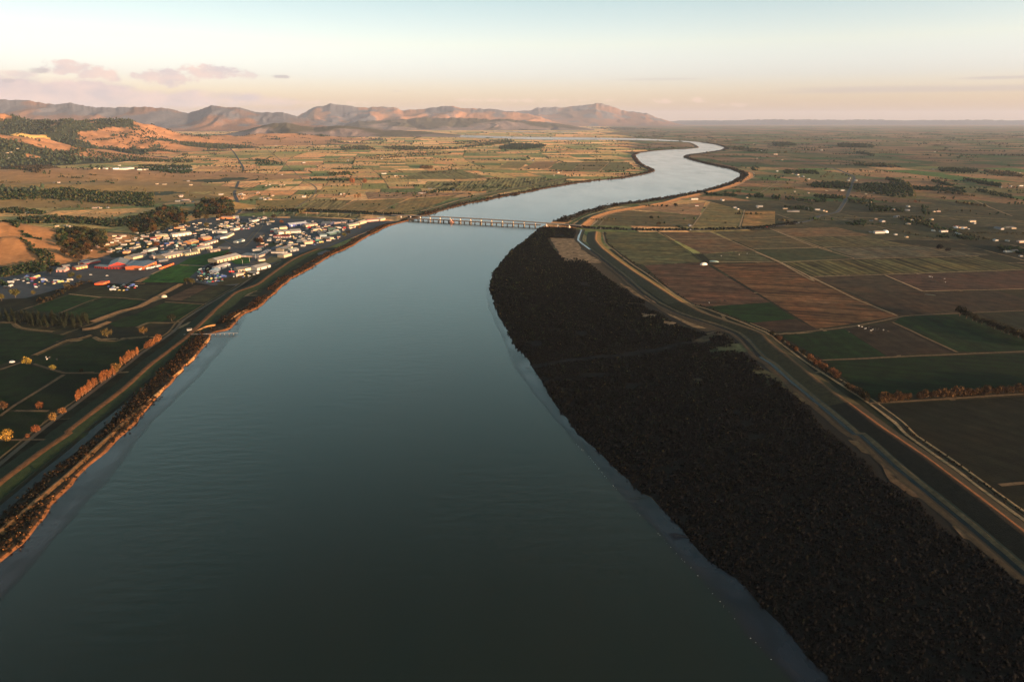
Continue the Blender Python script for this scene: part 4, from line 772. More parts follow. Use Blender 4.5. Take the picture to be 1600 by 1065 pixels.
# mapped woods: photo polygon, count, size, colours
WOODS = [(mA((1215, 95), (1260, 85), (1320, 82), (1450, 88), (1440, 98), (1340, 110), (1220, 106)), 260, 8, FC[:2]), (mA((620, 98), (700, 92), (1000, 100), (1240, 66), (1300, 66), (1230, 80), (950, 110), (700, 112)), 420, 8, FC), (mA((420, 95), (560, 92), (600, 112), (430, 108)), 160, 7, FC), (mA((480, 150), (700, 125), (980, 122), (980, 132), (720, 150), (500, 160)), 160, 5, FC),
         (mA((360, 228), (470, 222), (470, 236), (360, 238)), 40, 5, FC[2:]), (mA((820, 190), (880, 190), (880, 204), (822, 204)), 60, 5, [(.16, .075, .045)]), (mA((270, 256), (470, 258), (470, 266), (270, 264)), 70, 4, FC[:2]), (mA((830, 322), (990, 300), (1000, 312), (860, 330)), 45, 4, FC), (mA((1230, 152), (1350, 156), (1350, 164), (1240, 162)), 50, 4, FC[:2]), (mA((0, 412), (400, 416), (700, 430), (700, 436), (400, 424), (0, 420)), 190, 2.2, FC[:2]),
         (mA((0, 40), (300, 40), (380, 50), (0, 60)), 300, 8, FC[:2]), (mA((0, 155), (130, 172), (130, 184), (0, 186)), 60, 6, FC[:2]),
         (rA((335, 405), (500, 402), (560, 412), (560, 438), (340, 432)), 150, 5, FC[:2]), (rA((590, 412), (760, 405), (900, 395), (940, 440), (930, 490), (850, 492), (590, 445)), 330, 5.2, FC[:2]), (rA((940, 425), (1250, 435), (1250, 462), (950, 445)), 150, 4.5, FC[:1]), (rA((350, 475), (520, 480), (520, 500), (350, 495)), 60, 4.2, FC[:2]),
         (rA((665, 545), (720, 540), (880, 560), (880, 578), (690, 575)), 75, 4.5, FC[:2]), (rA((980, 545), (1020, 545), (1040, 600), (985, 595)), 26, 5, FC[:1]), (rA((540, 640), (655, 625), (655, 660), (540, 655)), 26, 4.5, FC[:1]), (rA((830, 600), (1000, 610), (1100, 680), (900, 640)), 55, 4, FC), (rA((1080, 715), (1260, 708), (1350, 750), (1080, 728)), 36, 3.2, FC[:1]), (rA((1450, 780), (1600, 800), (1640, 830), (1460, 806)), 70, 3.6, FC[:1]),
         (rA((1090, 318), (1320, 325), (1320, 342), (1100, 336)), 140, 6, FC[:2]), (rA((1235, 380), (1330, 390), (1460, 415), (1455, 430), (1300, 402)), 110, 5, FC[:1]), (rA((1040, 382), (1190, 418), (1190, 428), (1050, 398)), 60, 4.5, FC[:1]), (rA((780, 375), (860, 395), (780, 388)), 30, 5, FC[:1]), (rA((490, 172), (620, 172), (710, 184), (700, 194), (500, 192)), 260, 9, FC[:2]), (rA((100, 165), (200, 165), (250, 180), (120, 186)), 200, 9, FC[:2]), (rA((610, 218), (720, 240), (700, 246), (600, 226)), 90, 7, FC[:2]), (rA((600, 292), (750, 290), (840, 302), (840, 314), (600, 300)), 90, 6, FC), (rA((150, 330), (370, 330), (380, 352), (180, 350)), 110, 5, FC[:2]), (rA((1340, 325), (1560, 345), (1600, 372), (1400, 350)), 120, 5, [(.10, .06, .035)]), (rA((1310, 440), (1540, 480), (1540, 500), (1330, 460)), 60, 4, FC[:2]),
         (rA((0, 478), (40, 475), (42, 495), (0, 495)), 14, 5.5, FC[:1]), (rA((98, 482), (150, 482), (150, 500), (98, 500)), 14, 5.5, FC[:1]), (rA((185, 492), (230, 494), (230, 504), (185, 505)), 10, 5, FC[:1]), (rA((248, 495), (318, 500), (316, 514), (250, 512)), 16, 4.5, FC[:1]), (rA((350, 502), (420, 505), (415, 520), (352, 518)), 14, 5, FC[:1]), (rA((550, 500), (700, 508), (720, 545), (640, 530), (550, 520)), 55, 4.4, FC[1:4]), (rA((165, 545), (280, 545), (350, 552), (340, 566), (170, 556)), 30, 4, FC[:2]), (zH((1395, 325), (1450, 325), (1600, 345), (1600, 365), (1400, 345)), 120, 6, FC[:2]), (zH((1235, 585), (1330, 595), (1415, 595), (1415, 608), (1240, 602)), 46, 5, FC[:1]), (zH((1478, 600), (1505, 600), (1505, 614), (1480, 614)), 8, 6, FC[:1]), (zH((1522, 600), (1568, 600), (1568, 616), (1522, 616)), 12, 6, FC[:1]), (zH((1505, 440), (1545, 440), (1540, 460), (1505, 460)), 12, 6, FC[:1]), (zH((0, 270), (160, 270), (160, 280), (0, 278)), 90, 8, FC[:2]),
         (zB((0, 150), (400, 110), (560, 100), (900, 120), (1278, 130), (1278, 240), (1100, 220), (700, 200), (400, 190), (0, 200)), 620, 5.2, [FC[0], FC[1], FC[1], (.07, .06, .028), (.13, .08, .036)]), (zB((0, 255), (130, 240), (370, 270), (360, 295), (0, 280)), 110, 4.5, FC), (zB((140, 325), (480, 310), (960, 345), (1278, 280), (1278, 330), (980, 400), (600, 365), (200, 372)), 430, 4.6, FC), (zB((100, 360), (200, 370), (180, 410), (100, 410)), 40, 5, FC[:2]), (zB((0, 460), (140, 440), (270, 430), (200, 490), (190, 560), (0, 500)), 190, 4, FC[:3]), (zB((260, 412), (620, 425), (600, 450), (270, 430)), 60, 3.4, FC[:2]), (zB((200, 560), (360, 590), (360, 610), (240, 600)), 40, 3, FC[:1]), (zB((200, 630), (420, 660), (500, 720), (430, 730), (330, 690)), 90, 3.4, FC[:3]), (zB((0, 760), (180, 720), (380, 700), (420, 760), (200, 790), (0, 820)), 150, 3.6, FC), (zB((0, 850), (90, 890), (60, 900), (0, 880)), 12, 3, FC),
         (hA((1050, 500), (1600, 470), (1600, 560), (1380, 560)), 200, 6, FC[:2]), (hA((0, 500), (230, 480), (420, 480), (500, 520), (330, 590), (150, 560)), 330, 7, [(.06, .035, .025), (.08, .045, .03)]), (hA((1000, 330), (1320, 300), (1320, 350), (1020, 352)), 150, 7, FC[:2]), (hA((600, 408), (1600, 430), (1600, 450), (620, 430)), 260, 6, FC), (hA((1150, 470), (1600, 478), (1600, 490), (1150, 480)), 100, 5, FC), (hA((560, 440), (640, 450), (620, 470), (540, 460)), 60, 6, FC[:2]),
         (zG((1200, 330), (1600, 310), (1600, 335), (1250, 345)), 170, 7, FC[:2]), (zH((70, 335), (150, 305), (330, 310), (330, 330), (150, 342)), 260, 7, FC[:2]), (zH((560, 215), (800, 215), (1000, 230), (700, 232)), 300, 12, FC[:2])]
for zp_, n_ in ((t1((0, 240), (640, 110), (1400, 60), (1400, 160), (900, 330), (400, 420), (0, 470)), 60), (t2((0, 110), (760, 120), (740, 200), (0, 280)), 30), (t2((600, 330), (1242, 280), (1242, 470), (560, 540)), 22), (k3_((380, 130), (1180, 100), (1180, 190), (700, 400), (300, 380)), 30)): WOODS.append((zp_, n_, 2.2, FC))
for g in GROVE: WOODS.append((g, 210, 5.2, [(.022, .034, .014), (.034, .038, .016), (.06, .045, .02), (.10, .055, .022)]))
for poly, n, s, cs in WOODS:
    wp = W(poly); n = int(n * (2.6 if min(p[0] for p in poly) < 380 and max(p[1] for p in poly) > 290 else 1.8)); x, y = scatter(wp, n * 4); x, y = x[:n], y[:n]
    for a, b in zip(x, y): P_.append((a, b, -1)); S_.append(s * random.uniform(.55, 1.1)); C_.append(random.choice(cs))
P_ = np.array(P_); S_ = np.array(S_); C_ = np.array(C_)
ok = ~inpoly(P_[:, 0], P_[:, 1], riv) & ~((P_[:, 2] == 0) & (inpoly(P_[:, 0], P_[:, 1], bigR) | inpoly(P_[:, 0], P_[:, 1], excl[0]) | inpoly(P_[:, 0], P_[:, 1], wMR)))
P_, S_, C_ = P_[ok], S_[ok], C_[ok]
hh = height(P_[:, 0], P_[:, 1]); P_[:, 2] = np.where(hh > 2.2, hh - 2.6, -.2)
S_ = np.where(P_[:, 1] > 2600, S_, S_ * .85)
print('far trees', len(P_))
blobs('distant_trees', P_, S_, C_ * np.array([.50, .72, .62]), leaves=5)
# forest on the hills
X, Y, H, fo = FOREST
k = np.where((fo & (H > 5) & (Y > 2500)).ravel())[0]; wgt = (Y.ravel()[k])**2; k = RNG.choice(k, 9000, p=wgt / wgt.sum())
fx = X.ravel()[k] + RNG.normal(size=9000) * 12; fy = Y.ravel()[k] + RNG.normal(size=9000) * 14
blobs('hillside_forest', np.column_stack([fx, fy, height(fx, fy) - 4]), RNG.uniform(6, 11, 9000), pal(9000, [(.030, .044, .028), (.026, .040, .024), (.040, .046, .026)]), lobes=1, tall=1.5)
# ------------------------------------------------------------------ mangroves
mp = wMR; x, y = scatter(mp, 200000)
d = np.minimum.reduce([dline(x, y, c) for c in CREEK]); keep = d > 4.5 + 3 * vnoise(x / 9, y / 9, 3)
keep &= vnoise(x / 30, y / 14, 31) > .10
for p in PATCH:
    keep &= ~(inpoly(x, y, W(p)) & (vnoise(x / 16, y / 5, 6) < .62))
dc = dline(x, y, W(CANAL)); keep &= dc > 9
edge = dline(x, y, W(MINNER[10:])); keep &= (edge > 2 + 16 * vnoise(x / 40, y / 40, 5))
x, y = x[keep], y[keep]
per = np.hypot(x, y); keep = RNG.random(len(x)) < np.clip(900 / per, .3, 1); x, y = x[keep], y[keep]
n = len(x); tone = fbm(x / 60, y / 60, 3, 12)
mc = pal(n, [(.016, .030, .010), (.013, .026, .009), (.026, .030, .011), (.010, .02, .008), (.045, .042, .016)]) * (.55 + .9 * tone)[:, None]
mc = .5 * mc * np.clip(.12 + (y - 330) / 900, .12, 1.4)[:, None]  # bushes coloured darker towards the camera, a painted foreground vignette
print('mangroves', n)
o = blobs('mangroves', np.column_stack([x, y, np.full(n, .3)]), RNG.uniform(.6, 1.45, n)**1.5 * .95 * np.clip(.85 + per[keep] / 3000, .8, 1.5), mc, lobes=1, tall=.9, leaves=4, core=.04, tips=17)  # near-black crowns with a few leaves painted bright as sunlit tips
# rough scrub along the banks
def scrub(name, line, o0, o1, n, s, cs, z=.6, lo=0, hi=1, leaves=3, cl=.45):
    L = np.array(line); T = np.gradient(L, axis=0); T /= np.linalg.norm(T, axis=1)[:, None]; Nn = np.column_stack([T[:, 1], -T[:, 0]])
    i = RNG.integers(int(lo * len(L)), max(1, int(hi * len(L))), n); off = RNG.uniform(o0, o1, n)
    kk = vnoise(i / 4.0, off / 6, 9) > cl; i, off = i[kk], off[kk]; P = L[i] + Nn[i] * off[:, None] + RNG.normal(size=(len(i), 2)) * 2
    blobs(name, np.column_stack([P, np.full(len(i), z)]), RNG.uniform(.6, 1.3, len(i)) * s, pal(len(i), cs) * .8, lobes=1, tall=.9, leaves=leaves + 4, core=.25, tips=3.0)
near_k = iL / nb
scrub('bank_scrub', bl[:iL], -17, -1.0, 11000, 1.1, [(.05, .035, .016), (.30, .14, .05), (.03, .028, .013), (.16, .08, .03)], 1.0)
scrub('bank_scrub', bl[:int(iL * .42)], -22, -9, 3000, 1.3, [(.03, .028, .013), (.02, .022, .010), (.12, .065, .025)], .8)
scrub('bank_scrub', bl[iL:int(iL + (nb - iL) * .4)], -26, 0, 6500, 2.3, [(.12, .06, .028), (.05, .04, .02), (.16, .08, .035)], .8)
scrub('bank_scrub', bu[int(len(bu) * .5):], -38, 0, 8500, 2.6, [(.04, .032, .016), (.07, .045, .022), (.03, .028, .014)], .8, cl=.3)
scrub('bank_scrub', smooth(W(CANAL_L), 9), 6, 16, 1400, 1.2, [(.03, .024, .012), (.06, .04, .018)], .8)
scrub('bank_scrub', smooth(W(FENCE_R), 8), -7, -3, 900, .8, [(.03, .026, .012), (.10, .06, .03)], .3)
scrub('hedge_row', smooth(W(ROAD_R[:8]), 8), -11, -6, 900, 2.2, [(.03, .035, .017)], .2, cl=.2)
scrub('hedge_row', smooth(W(ROAD_R[:8]), 8), 6, 9, 500, 1.5, [(.04, .04, .02)], .2)
scrub('hedge_row', smooth(W(CAUSEWAY), 8), -20, -12, 700, 2.6, [(.03, .035, .017), (.05, .045, .02)], .2, cl=.2)
scrub('bank_scrub', smooth(W(t1((980, 880), (1080, 780), (1200, 640), (1340, 560), (1420, 500))), 5), -6, 6, 420, 1.6, [(.05, .04, .02), (.14, .07, .03)], .4)
scrub('bank_scrub', smooth(W(zB((300, 1040), (460, 960), (620, 900), (720, 860))), 5), -8, 8, 380, 1.8, [(.05, .05, .02), (.12, .08, .035)], .3)
# glint of foam on the tide line
pts = [p for p in smooth(W(rF((190, 500), (300, 620), (400, 740), (540, 890)) + rG((140, 355), (330, 570), (480, 740), (630, 905), (775, 1060))), 1.2, 1.2, 6) if random.random() < .8 * float(vnoise(np.array([p[0] / 9]), np.array([p[1] / 9]), 3)[0])**2]
V = []; Fc = []
for p in pts:
    s = random.uniform(.08, .30); b = len(V); x_, y_ = p[0] + random.gauss(0, .3), p[1] + random.gauss(0, .3)
    V += [(x_ - s, y_ - s * .5, .5), (x_ + s, y_ - s * .4, .5), (x_ + s * .6, y_ + s, .5), (x_ - s * .8, y_ + s * .8, .5), (x_, y_, .56)]; Fc += [(b, b + 1, b + 4), (b + 1, b + 2, b + 4), (b + 2, b + 3, b + 4), (b + 3, b, b + 4)]
tag(link('foam', npmesh('foam', V, Fc, np.tile((.62, .62, .60), (len(Fc), 1))), M_EARTH), kind='stuff')
# ------------------------------------------------------------------ buildings
k1 = Z(0, 400, 10); k2 = Z(100, 370, 10); k3 = Z(430, 330, 8.42)
BOXES = []
def box(x0, x1, y0, y1, z0, z1, V, Fc):
    b = len(V); V += [(x0, y0, z0), (x1, y0, z0), (x1, y1, z0), (x0, y1, z0), (x0, y0, z1), (x1, y0, z1), (x1, y1, z1), (x0, y1, z1)]
    Fc += [(b, b + 3, b + 2, b + 1), (b + 4, b + 5, b + 6, b + 7), (b, b + 1, b + 5, b + 4), (b + 1, b + 2, b + 6, b + 5), (b + 2, b + 3, b + 7, b + 6), (b + 3, b, b + 4, b + 7)]
def mk(name, V, Fc, mat): me = npmesh(name, V, Fc); me.materials.append(mat); return me
VENTS = []
def hall_parts(L, Dp, h, roof, rise, par):
    """wall and roof meshes of a hall, front on -y, origin at its base centre"""
    x, y = L / 2, Dp / 2; V = []; Fc = []; RV = []; RF = []; t = .22; o = .45
    if roof == 'flat' or roof == 'skillion':
        r2 = 0 if roof == 'flat' else rise
        V = [(-x, -y, -.5), (x, -y, -.5), (x, y, -.5), (-x, y, -.5), (-x, -y, h), (x, -y, h), (x, y, h + r2), (-x, y, h + r2)]
        Fc = [(0, 1, 5, 4), (1, 2, 6, 5), (2, 3, 7, 6), (3, 0, 4, 7)]
        RV = [(-x - o, -y - o, h + .02), (x + o, -y - o, h + .02), (x + o, y + o, h + r2 + .02), (-x - o, y + o, h + r2 + .02)]; RV += [(a, b, c + t) for a, b, c in RV]
        RF = [(0, 3, 2, 1), (4, 5, 6, 7), (0, 1, 5, 4), (1, 2, 6, 5), (2, 3, 7, 6), (3, 0, 4, 7)]
        if roof == 'flat' and L > 14:
            VENTS.append((L, h + t + .02))
    elif roof == 'hip':
        q = min(x, y) * .95
        V = [(-x, -y, -.5), (x, -y, -.5), (x, y, -.5), (-x, y, -.5), (-x, -y, h), (x, -y, h), (x, y, h), (-x, y, h)]; Fc = [(0, 1, 5, 4), (1, 2, 6, 5), (2, 3, 7, 6), (3, 0, 4, 7)]
        r0, r1 = ((-x + q, 0, h + rise), (x - q, 0, h + rise)) if x >= y else ((0, -y + q, h + rise), (0, y - q, h + rise))
        RV = [(-x - o, -y - o, h - .05), (x + o, -y - o, h - .05), (x + o, y + o, h - .05), (-x - o, y + o, h - .05), r0, r1]
        RF = [(0, 1, 5, 4), (2, 3, 4, 5), (1, 2, 5), (3, 0, 4), (0, 3, 2, 1)] if x >= y else [(0, 1, 4), (1, 2, 5, 4), (2, 3, 5), (3, 0, 4, 5), (0, 3, 2, 1)]
    else:
        if par:   # ridge parallel to the front
            V = [(-x, -y, -.5), (x, -y, -.5), (x, y, -.5), (-x, y, -.5), (-x, -y, h), (x, -y, h), (x, y, h), (-x, y, h), (-x, 0, h + rise), (x, 0, h + rise)]
            Fc = [(0, 1, 5, 4), (2, 3, 7, 6), (1, 2, 6, 9, 5), (3, 0, 4, 8, 7)]
            e = [(-1, -y - o), (0, 0), (1, y + o)]
            for s in (-1, 1):
                b = len(RV); z0 = h - rise * o / y
                RV += [(-x - o, s * (y + o), z0), (x + o, s * (y + o), z0), (x + o, 0, h + rise + .03), (-x - o, 0, h + rise + .03)]; RV += [(p[0], p[1], p[2] + t) for p in RV[b:b + 4]]
                RF += [(b, b + 3, b + 2, b + 1), (b + 4, b + 5, b + 6, b + 7), (b, b + 1, b + 5, b + 4), (b + 1, b + 2, b + 6, b + 5), (b + 2, b + 3, b + 7, b + 6), (b + 3, b, b + 4, b + 7)]
        else:
            V = [(-x, -y, -.5), (x, -y, -.5), (x, y, -.5), (-x, y, -.5), (-x, -y, h), (x, -y, h), (x, y, h), (-x, y, h), (0, -y, h + rise), (0, y, h + rise)]
            Fc = [(0, 1, 5, 8, 4), (2, 3, 7, 9, 6), (1, 2, 6, 5), (3, 0, 4, 7)]
            for s in (-1, 1):
                b = len(RV); z0 = h - rise * o / x
                RV += [(s * (x + o), -y - o, z0), (s * (x + o), y + o, z0), (0, y + o, h + rise + .03), (0, -y - o, h + rise + .03)]; RV += [(p[0], p[1], p[2] + t) for p in RV[b:b + 4]]
                RF += [(b, b + 3, b + 2, b + 1), (b + 4, b + 5, b + 6, b + 7), (b, b + 1, b + 5, b + 4), (b + 1, b + 2, b + 6, b + 5), (b + 2, b + 3, b + 7, b + 6), (b + 3, b, b + 4, b + 7)]
    return mk('wall', V, Fc, M_PAINT), mk('roof', RV, RF, M_ROOF)
def hall(cx, cy, ang, L, Dp, h, wc, rc, label, cat, name, roof='gable', rise=None, par=True, doors=0, wins=0, group=None, z=.3, dc=(.05, .055, .07)):
    if cx < -250 and cy > 2300: z = max(z, hz(cx, cy) - 2.0)
    if rise is None: rise = min(3.2, (Dp if par else L) * .13 + .4)
    r = bpy.data.objects.new(name, None); COL.objects.link(r); r.location = (cx, cy, z); r.rotation_euler = (0, 0, ang); tag(r, label, cat, group)
    h *= .85; w, ro = hall_parts(L, Dp, h, roof, rise, par); link('wall', w, None, r, wc); rr = link('roof', ro, None, r, tuple(q * .6 for q in rc))
    if VENTS:
        L_, zt = VENTS.pop(); V = []; Fc = []; box(-.8, .8, -.8, .8, 0, .9, V, Fc); vm_ = mk('vent', V, Fc, M_ROOF)
        for i in range(int(L_ / 12)): o = link('vent', vm_, None, rr, (.3, .3, .3)); o.location = (-L_ / 2 + 6.8 + i * 12, 0, zt)
    if doors:
        V = []; Fc = []; box(-1.7, 1.7, -.08, .05, 0, min(h - .8, 4.2), V, Fc); dm = mk('door', V, Fc, M_PAINT)
        for i in range(doors):
            o = link('door', dm, None, r, dc); o.location = ((i + .5) / doors * L - L / 2, -Dp / 2 - .02, .05)
    if wins:
        V = []; Fc = []; box(-.8, .8, -.06, .04, 0, 1.1, V, Fc); wm = mk('window', V, Fc, M_GLASS)
        for i in range(wins):
            o = link('window', wm, None, r); o.location = ((i + .5) / wins * L - L / 2 + (.0 if not doors else 2.6), -Dp / 2 - .02, 1.2)
            o2 = link('window', wm, None, r); o2.location = (L / 2 + .02, (i + .5) / wins * Dp - Dp / 2, 1.2); o2.rotation_euler = (0, 0, math.pi / 2)
    BOXES.append((cx, cy, max(L, Dp) / 2 + 2)); return r
M_GLASS, nt, b_, _, _ = nmat('window_glass'); b_.inputs['Base Color'].default_value = (.03, .04, .05, 1); b_.inputs['Roughness'].default_value = .08
def B(pp, Dp, h, wc, rc, label, name='warehouse', cat='building', **kw):
    p1, p2 = pp; z = kw.pop('zb', 0); a = np.array(G(*p1, z + .3)); b = np.array(G(*p2, z + .3)); d = b - a; L = float(np.linalg.norm(d)); u = d / L; v = np.array([-u[1], u[0]])
    c = (a + b) / 2 + v * Dp / 2
    return hall(c[0], c[1], math.atan2(u[1], u[0]), L, Dp, h, wc, rc, label, cat, name, z=z + .3, **kw)
CREAM, WHITE, PINK, RED, ORR, BLUE, GREY, LG, BG, DGN = (.50, .39, .27), (.50, .47, .44), (.42, .29, .24), (.42, .035, .025), (.42, .12, .05), (.03, .06, .28), (.16, .155, .16), (.27, .26, .26), (.15, .18, .24), (.05, .10, .09)
# red depot
B(k2((700, 492), (1000, 470)), 52, 5.5, RED, LG, 'tall red gabled shed at the back of the red depot', par=False, rise=5.5)
B(k2((475, 488), (640, 500)), 13, 4.2, RED, LG, 'long low red lean-to at the left of the red depot', roof='skillion', rise=.8, doors=5, dc=(.10, .012, .012))
B(k2((655, 500), (900, 503)), 15, 4.2, RED, LG, 'low red open fronted shed with grey iron roof at the depot', roof='skillion', rise=.8, doors=5, dc=(.10, .012, .012))
B(k2((938, 492), (1065, 486)), 46, 5.0, RED, BG, 'first blue roofed red bay of the depot', par=False, rise=2.2, doors=2, dc=(.8, .75, .7))
B(k2((1085, 502), (1215, 500)), 50, 5.2, RED, BG, 'second blue roofed red bay of the depot', par=False, rise=2.2, doors=2, dc=(.75, .7, .68))
B(k2((1258, 512), (1452, 428)), 34, 7.0, ORR, BG, 'bright orange red end wall shed of the depot', rise=1.8, doors=2, dc=(.75, .38, .12))
B(k2((190, 515), (375, 480)), 12, 4.6, ORR, LG, 'small orange red workshop left of the depot', doors=4, dc=(.75, .45, .2))
B(k2((330, 445), (575, 392)), 12, 3.6, (.22, .03, .03), LG, 'long dark red shed behind the small orange workshop', doors=0)
B(k1((1000, 205), (1110, 190)), 16, 4.0, RED, WHITE, 'white roofed red shed at the left end of the depot yard', doors=3)
B(k1((880, 250), (1020, 245)), 18, 4.0, (.6, .3, .28), WHITE, 'white gable roofed building with red trim left of the depot', doors=2)
B(k1((1225, 135), (1275, 133)), 8, 3.5, CREAM, CREAM, 'small cream hut beside the long dark red shed', 'hut')
B(k1((1290, 110), (1410, 90)), 10, 3.5, BLUE, BG, 'blue grey roofed shed beyond the small cream hut', 'shed')
# middle and far yards
B(t1((72, 580), (222, 545)), 22, 5, CREAM, LG, 'cream warehouse just behind the orange red end shed')
B(t1((285, 482), (415, 445)), 12, 5, WHITE, WHITE, 'white arched roof shed beside the dark green strip', rise=1.2)
B(t1((525, 577), (757, 527)), 26, 6, CREAM, (.52, .44, .40), 'large cream warehouse with pinkish roof facing the green field', doors=4, wins=2)
B(t1((355, 568), (472, 548)), 14, 4.5, PINK, (.5, .42, .4), 'pinkish workshop left of the large cream warehouse', doors=2)
B(t1((802, 532), (1000, 495)), 10, 4, (.60, .52, .32), (.48, .46, .36), 'long low straw coloured shed along the green field', doors=6, dc=(.1, .09, .08))
B(t1((972, 470), (1172, 428)), 16, 6, CREAM, WHITE, 'cream and white warehouse at the top of the green field', doors=3)
B(t1((1147, 482), (1282, 458)), 12, 3.6, (.34, .24, .19), (.38, .30, .27), 'brown low shed right of the cream and white warehouse', doors=2)
B(t1((622, 272), (882, 238)), 15, 7, (.74, .62, .52), WHITE, 'long white warehouse with rounded roof below the grove', doors=5, dc=(.25, .2, .2))
B(t1((382, 278), (562, 266)), 14, 5.5, CREAM, (.6, .55, .42), 'cream building with dark windows left of the rounded warehouse', wins=6)
B(t1((312, 318), (400, 312)), 14, 5, RED, (.45, .16, .14), 'red shop building with white signs below the grove', doors=3, dc=(.75, .7, .65))
B(t1((402, 305), (470, 290)), 12, 5, (.72, .26, .12), (.5, .3, .2), 'orange annexe joined to the red shop building')
B(t1((772, 372), (885, 372)), 22, 5, PINK, LG, 'grey roofed workshop with open pink front', doors=5, dc=(.12, .1, .1))
B(t1((885, 375), (985, 350)), 22, 6, (.8, .36, .14), (.72, .45, .3), 'orange fronted workshop with peach roof')
B(t1((690, 372), (765, 368)), 12, 4, PINK, (.55, .48, .45), 'small pink grey workshop left of the open fronted one')
B(t1((1045, 320), (1165, 300)), 18, 5.5, (.85, .16, .05), (.8, .55, .38), 'bright orange red building with peach roof among the yards')
B(t1((1075, 388), (1250, 335)), 14, 4.5, (.7, .5, .42), LG, 'long pale pink shed beside the car park rows', doors=4)
B(t1((1170, 222), (1377, 210)), 14, 5.5, WHITE, (.62, .58, .52), 'long white warehouse at the top of the yards', doors=3)
B(t1((640, 152), (760, 152)), 9, 4, (.85, .42, .22), (.75, .6, .5), 'orange lit low building near the olive trees')
B(t1((728, 180), (800, 176)), 9, 3.5, CREAM, CREAM, 'cream low building below the orange lit one')
B(t1((1262, 132), (1362, 130)), 10, 4, CREAM, WHITE, 'white roofed building beside the dense car park')
B(t1((478, 512), (592, 498)), 16, 4, BG, BG, 'blue grey flat roofed shed in the middle yards', roof='flat')
B(t1((80, 442), (180, 412)), 10, 4, CREAM, LG, 'cream shed on the edge of the dark green strip')
B(t1((0, 497), (40, 480)), 10, 4, (.72, .34, .18), PINK, 'orange pink shed at the left of the dark green strip')
B(t1((592, 492), (690, 474)), 10, 4, LG, LG, 'pale grey shed above the large cream warehouse')
B(t1((700, 492), (855, 486)), 15, 4.5, (.34, .33, .36), GREY, 'grey roofed shed between the two large cream warehouses')
B(t1((430, 620), (560, 600)), 12, 3.5, LG, BG, 'low pale shed with parked vans behind the orange end shed', doors=5)
B(t1((710, 440), (770, 436)), 8, 3, (.74, .62, .34), CREAM, 'small yellowish shed by the round white tank')
B(t1((262, 378), (330, 374)), 9, 4, (.72, .5, .34), CREAM, 'cream orange house below the red shop', 'house')
B(t1((580, 372), (640, 366)), 9, 4, (.45, .2, .15), WHITE, 'white roofed office with red wall in the middle yard')
B(t1((1245, 430), (1390, 436)), 8, 3, GREY, LG, 'long pale grey roof beside the hedge above the green field')
# right group
B(t2((0, 722), (322, 645)), 24, 6.5, CREAM, (.55, .50, .47), 'largest long cream warehouse in front of the L shaped wing', doors=6, wins=0, dc=(.12, .1, .09))
B(t2((320, 637), (400, 638)), 26, 4.5, (.5, .42, .4), GREY, 'grey flat roofed wing joined to the largest warehouse', roof='flat')
B(t2((400, 638), (575, 645)), 24, 4.5, PINK, GREY, 'pinkish walled grey flat roofed wing of the works', roof='flat')
B(t2((575, 645), (742, 553)), 9, 4.2, (.12, .13, .16), (.20, .22, .27), 'dark blue grey diagonal canopy shed of the works', roof='flat')
B(t2((742, 585), (955, 583)), 7, 3, WHITE, WHITE, 'long thin white shed beside the diagonal canopy')
B(t2((922, 648), (1032, 618)), 16, 6, CREAM, (.72, .62, .52), 'tall cream hipped house near the stopbank', roof='hip', rise=2.6)
B(t2((912, 558), (1046, 520)), 18, 5.5, CREAM, LG, 'cream gabled workshop above the hipped building', doors=2)
B(t2((1012, 567), (1126, 545)), 15, 4, LG, (.52, .56, .55), 'pale grey roofed shed right of the cream workshop', doors=2)
B(t2((845, 540), (915, 520)), 18, 4.5, BG, BG, 'blue grey roofed store left of the cream workshop')
B(t2((550, 826), (738, 778)), 24, 5.5, WHITE, WHITE, 'bright white shed nearest the stopbank', doors=2)
B(t2((290, 850), (375, 838)), 22, 5.5, CREAM, LG, 'cream building with grey roof in the lower yard', doors=2)
B(t2((385, 828), (505, 808)), 16, 5, (.72, .66, .42), LG, 'straw coloured shed joined to the cream lower yard building')
B(t2((258, 902), (368, 885)), 14, 4, PINK, (.70, .52, .42), 'peach roofed hut building in the lower yard', roof='hip', rise=1.8)
B(t2((432, 862), (540, 872)), 7, 3, WHITE, WHITE, 'low white row shed in front of the bright white shed', doors=5)
B(t2((15, 818), (178, 762)), 13, 5.5, (.56, .50, .47), (.60, .55, .54), 'light grey long shed beside the wrecking yard', doors=2)
B(t2((572, 696), (662, 684)), 8, 3.2, CREAM, WHITE, 'small cream house on the dry grass behind the bright white shed', 'house')
B(t2((0, 850), (40, 820)), 14, 4, BG, (.45, .6, .7), 'pale blue roofed shed inside the wrecking yard')
B(t2((490, 560), (612, 548)), 9, 3.5, WHITE, WHITE, 'white low office cluster behind the L shaped wing')
B(t2((850, 322), (948, 312)), 30, 6, (.62, .52, .44), (.50, .47, .45), 'left bay of the great grey roofed store')
B(t2((948, 318), (1012, 308)), 28, 6.2, (.85, .65, .38), (.50, .47, .45), 'sunlit cream bay of the great grey roofed store')
B(t2((1014, 310), (1160, 300)), 28, 5.8, (.45, .42, .4), (.56, .52, .49), 'right bay of the great grey roofed store')
B(t2((776, 368), (1000, 372)), 9, 4.2, (.6, .5, .47), (.48, .07, .06), 'long red roofed row building below the great store', doors=6, dc=(.2, .2, .22))
B(t2((862, 248), (968, 242)), 13, 5, (.70, .58, .36), (.48, .43, .36), 'straw coloured house block with pyramid roof', 'house', roof='hip', rise=2)
B(t2((20, 105), (215, 107)), 12, 5.5, (.82, .32, .14), (.6, .42, .34), 'long orange walled shed at the foot of the highway')
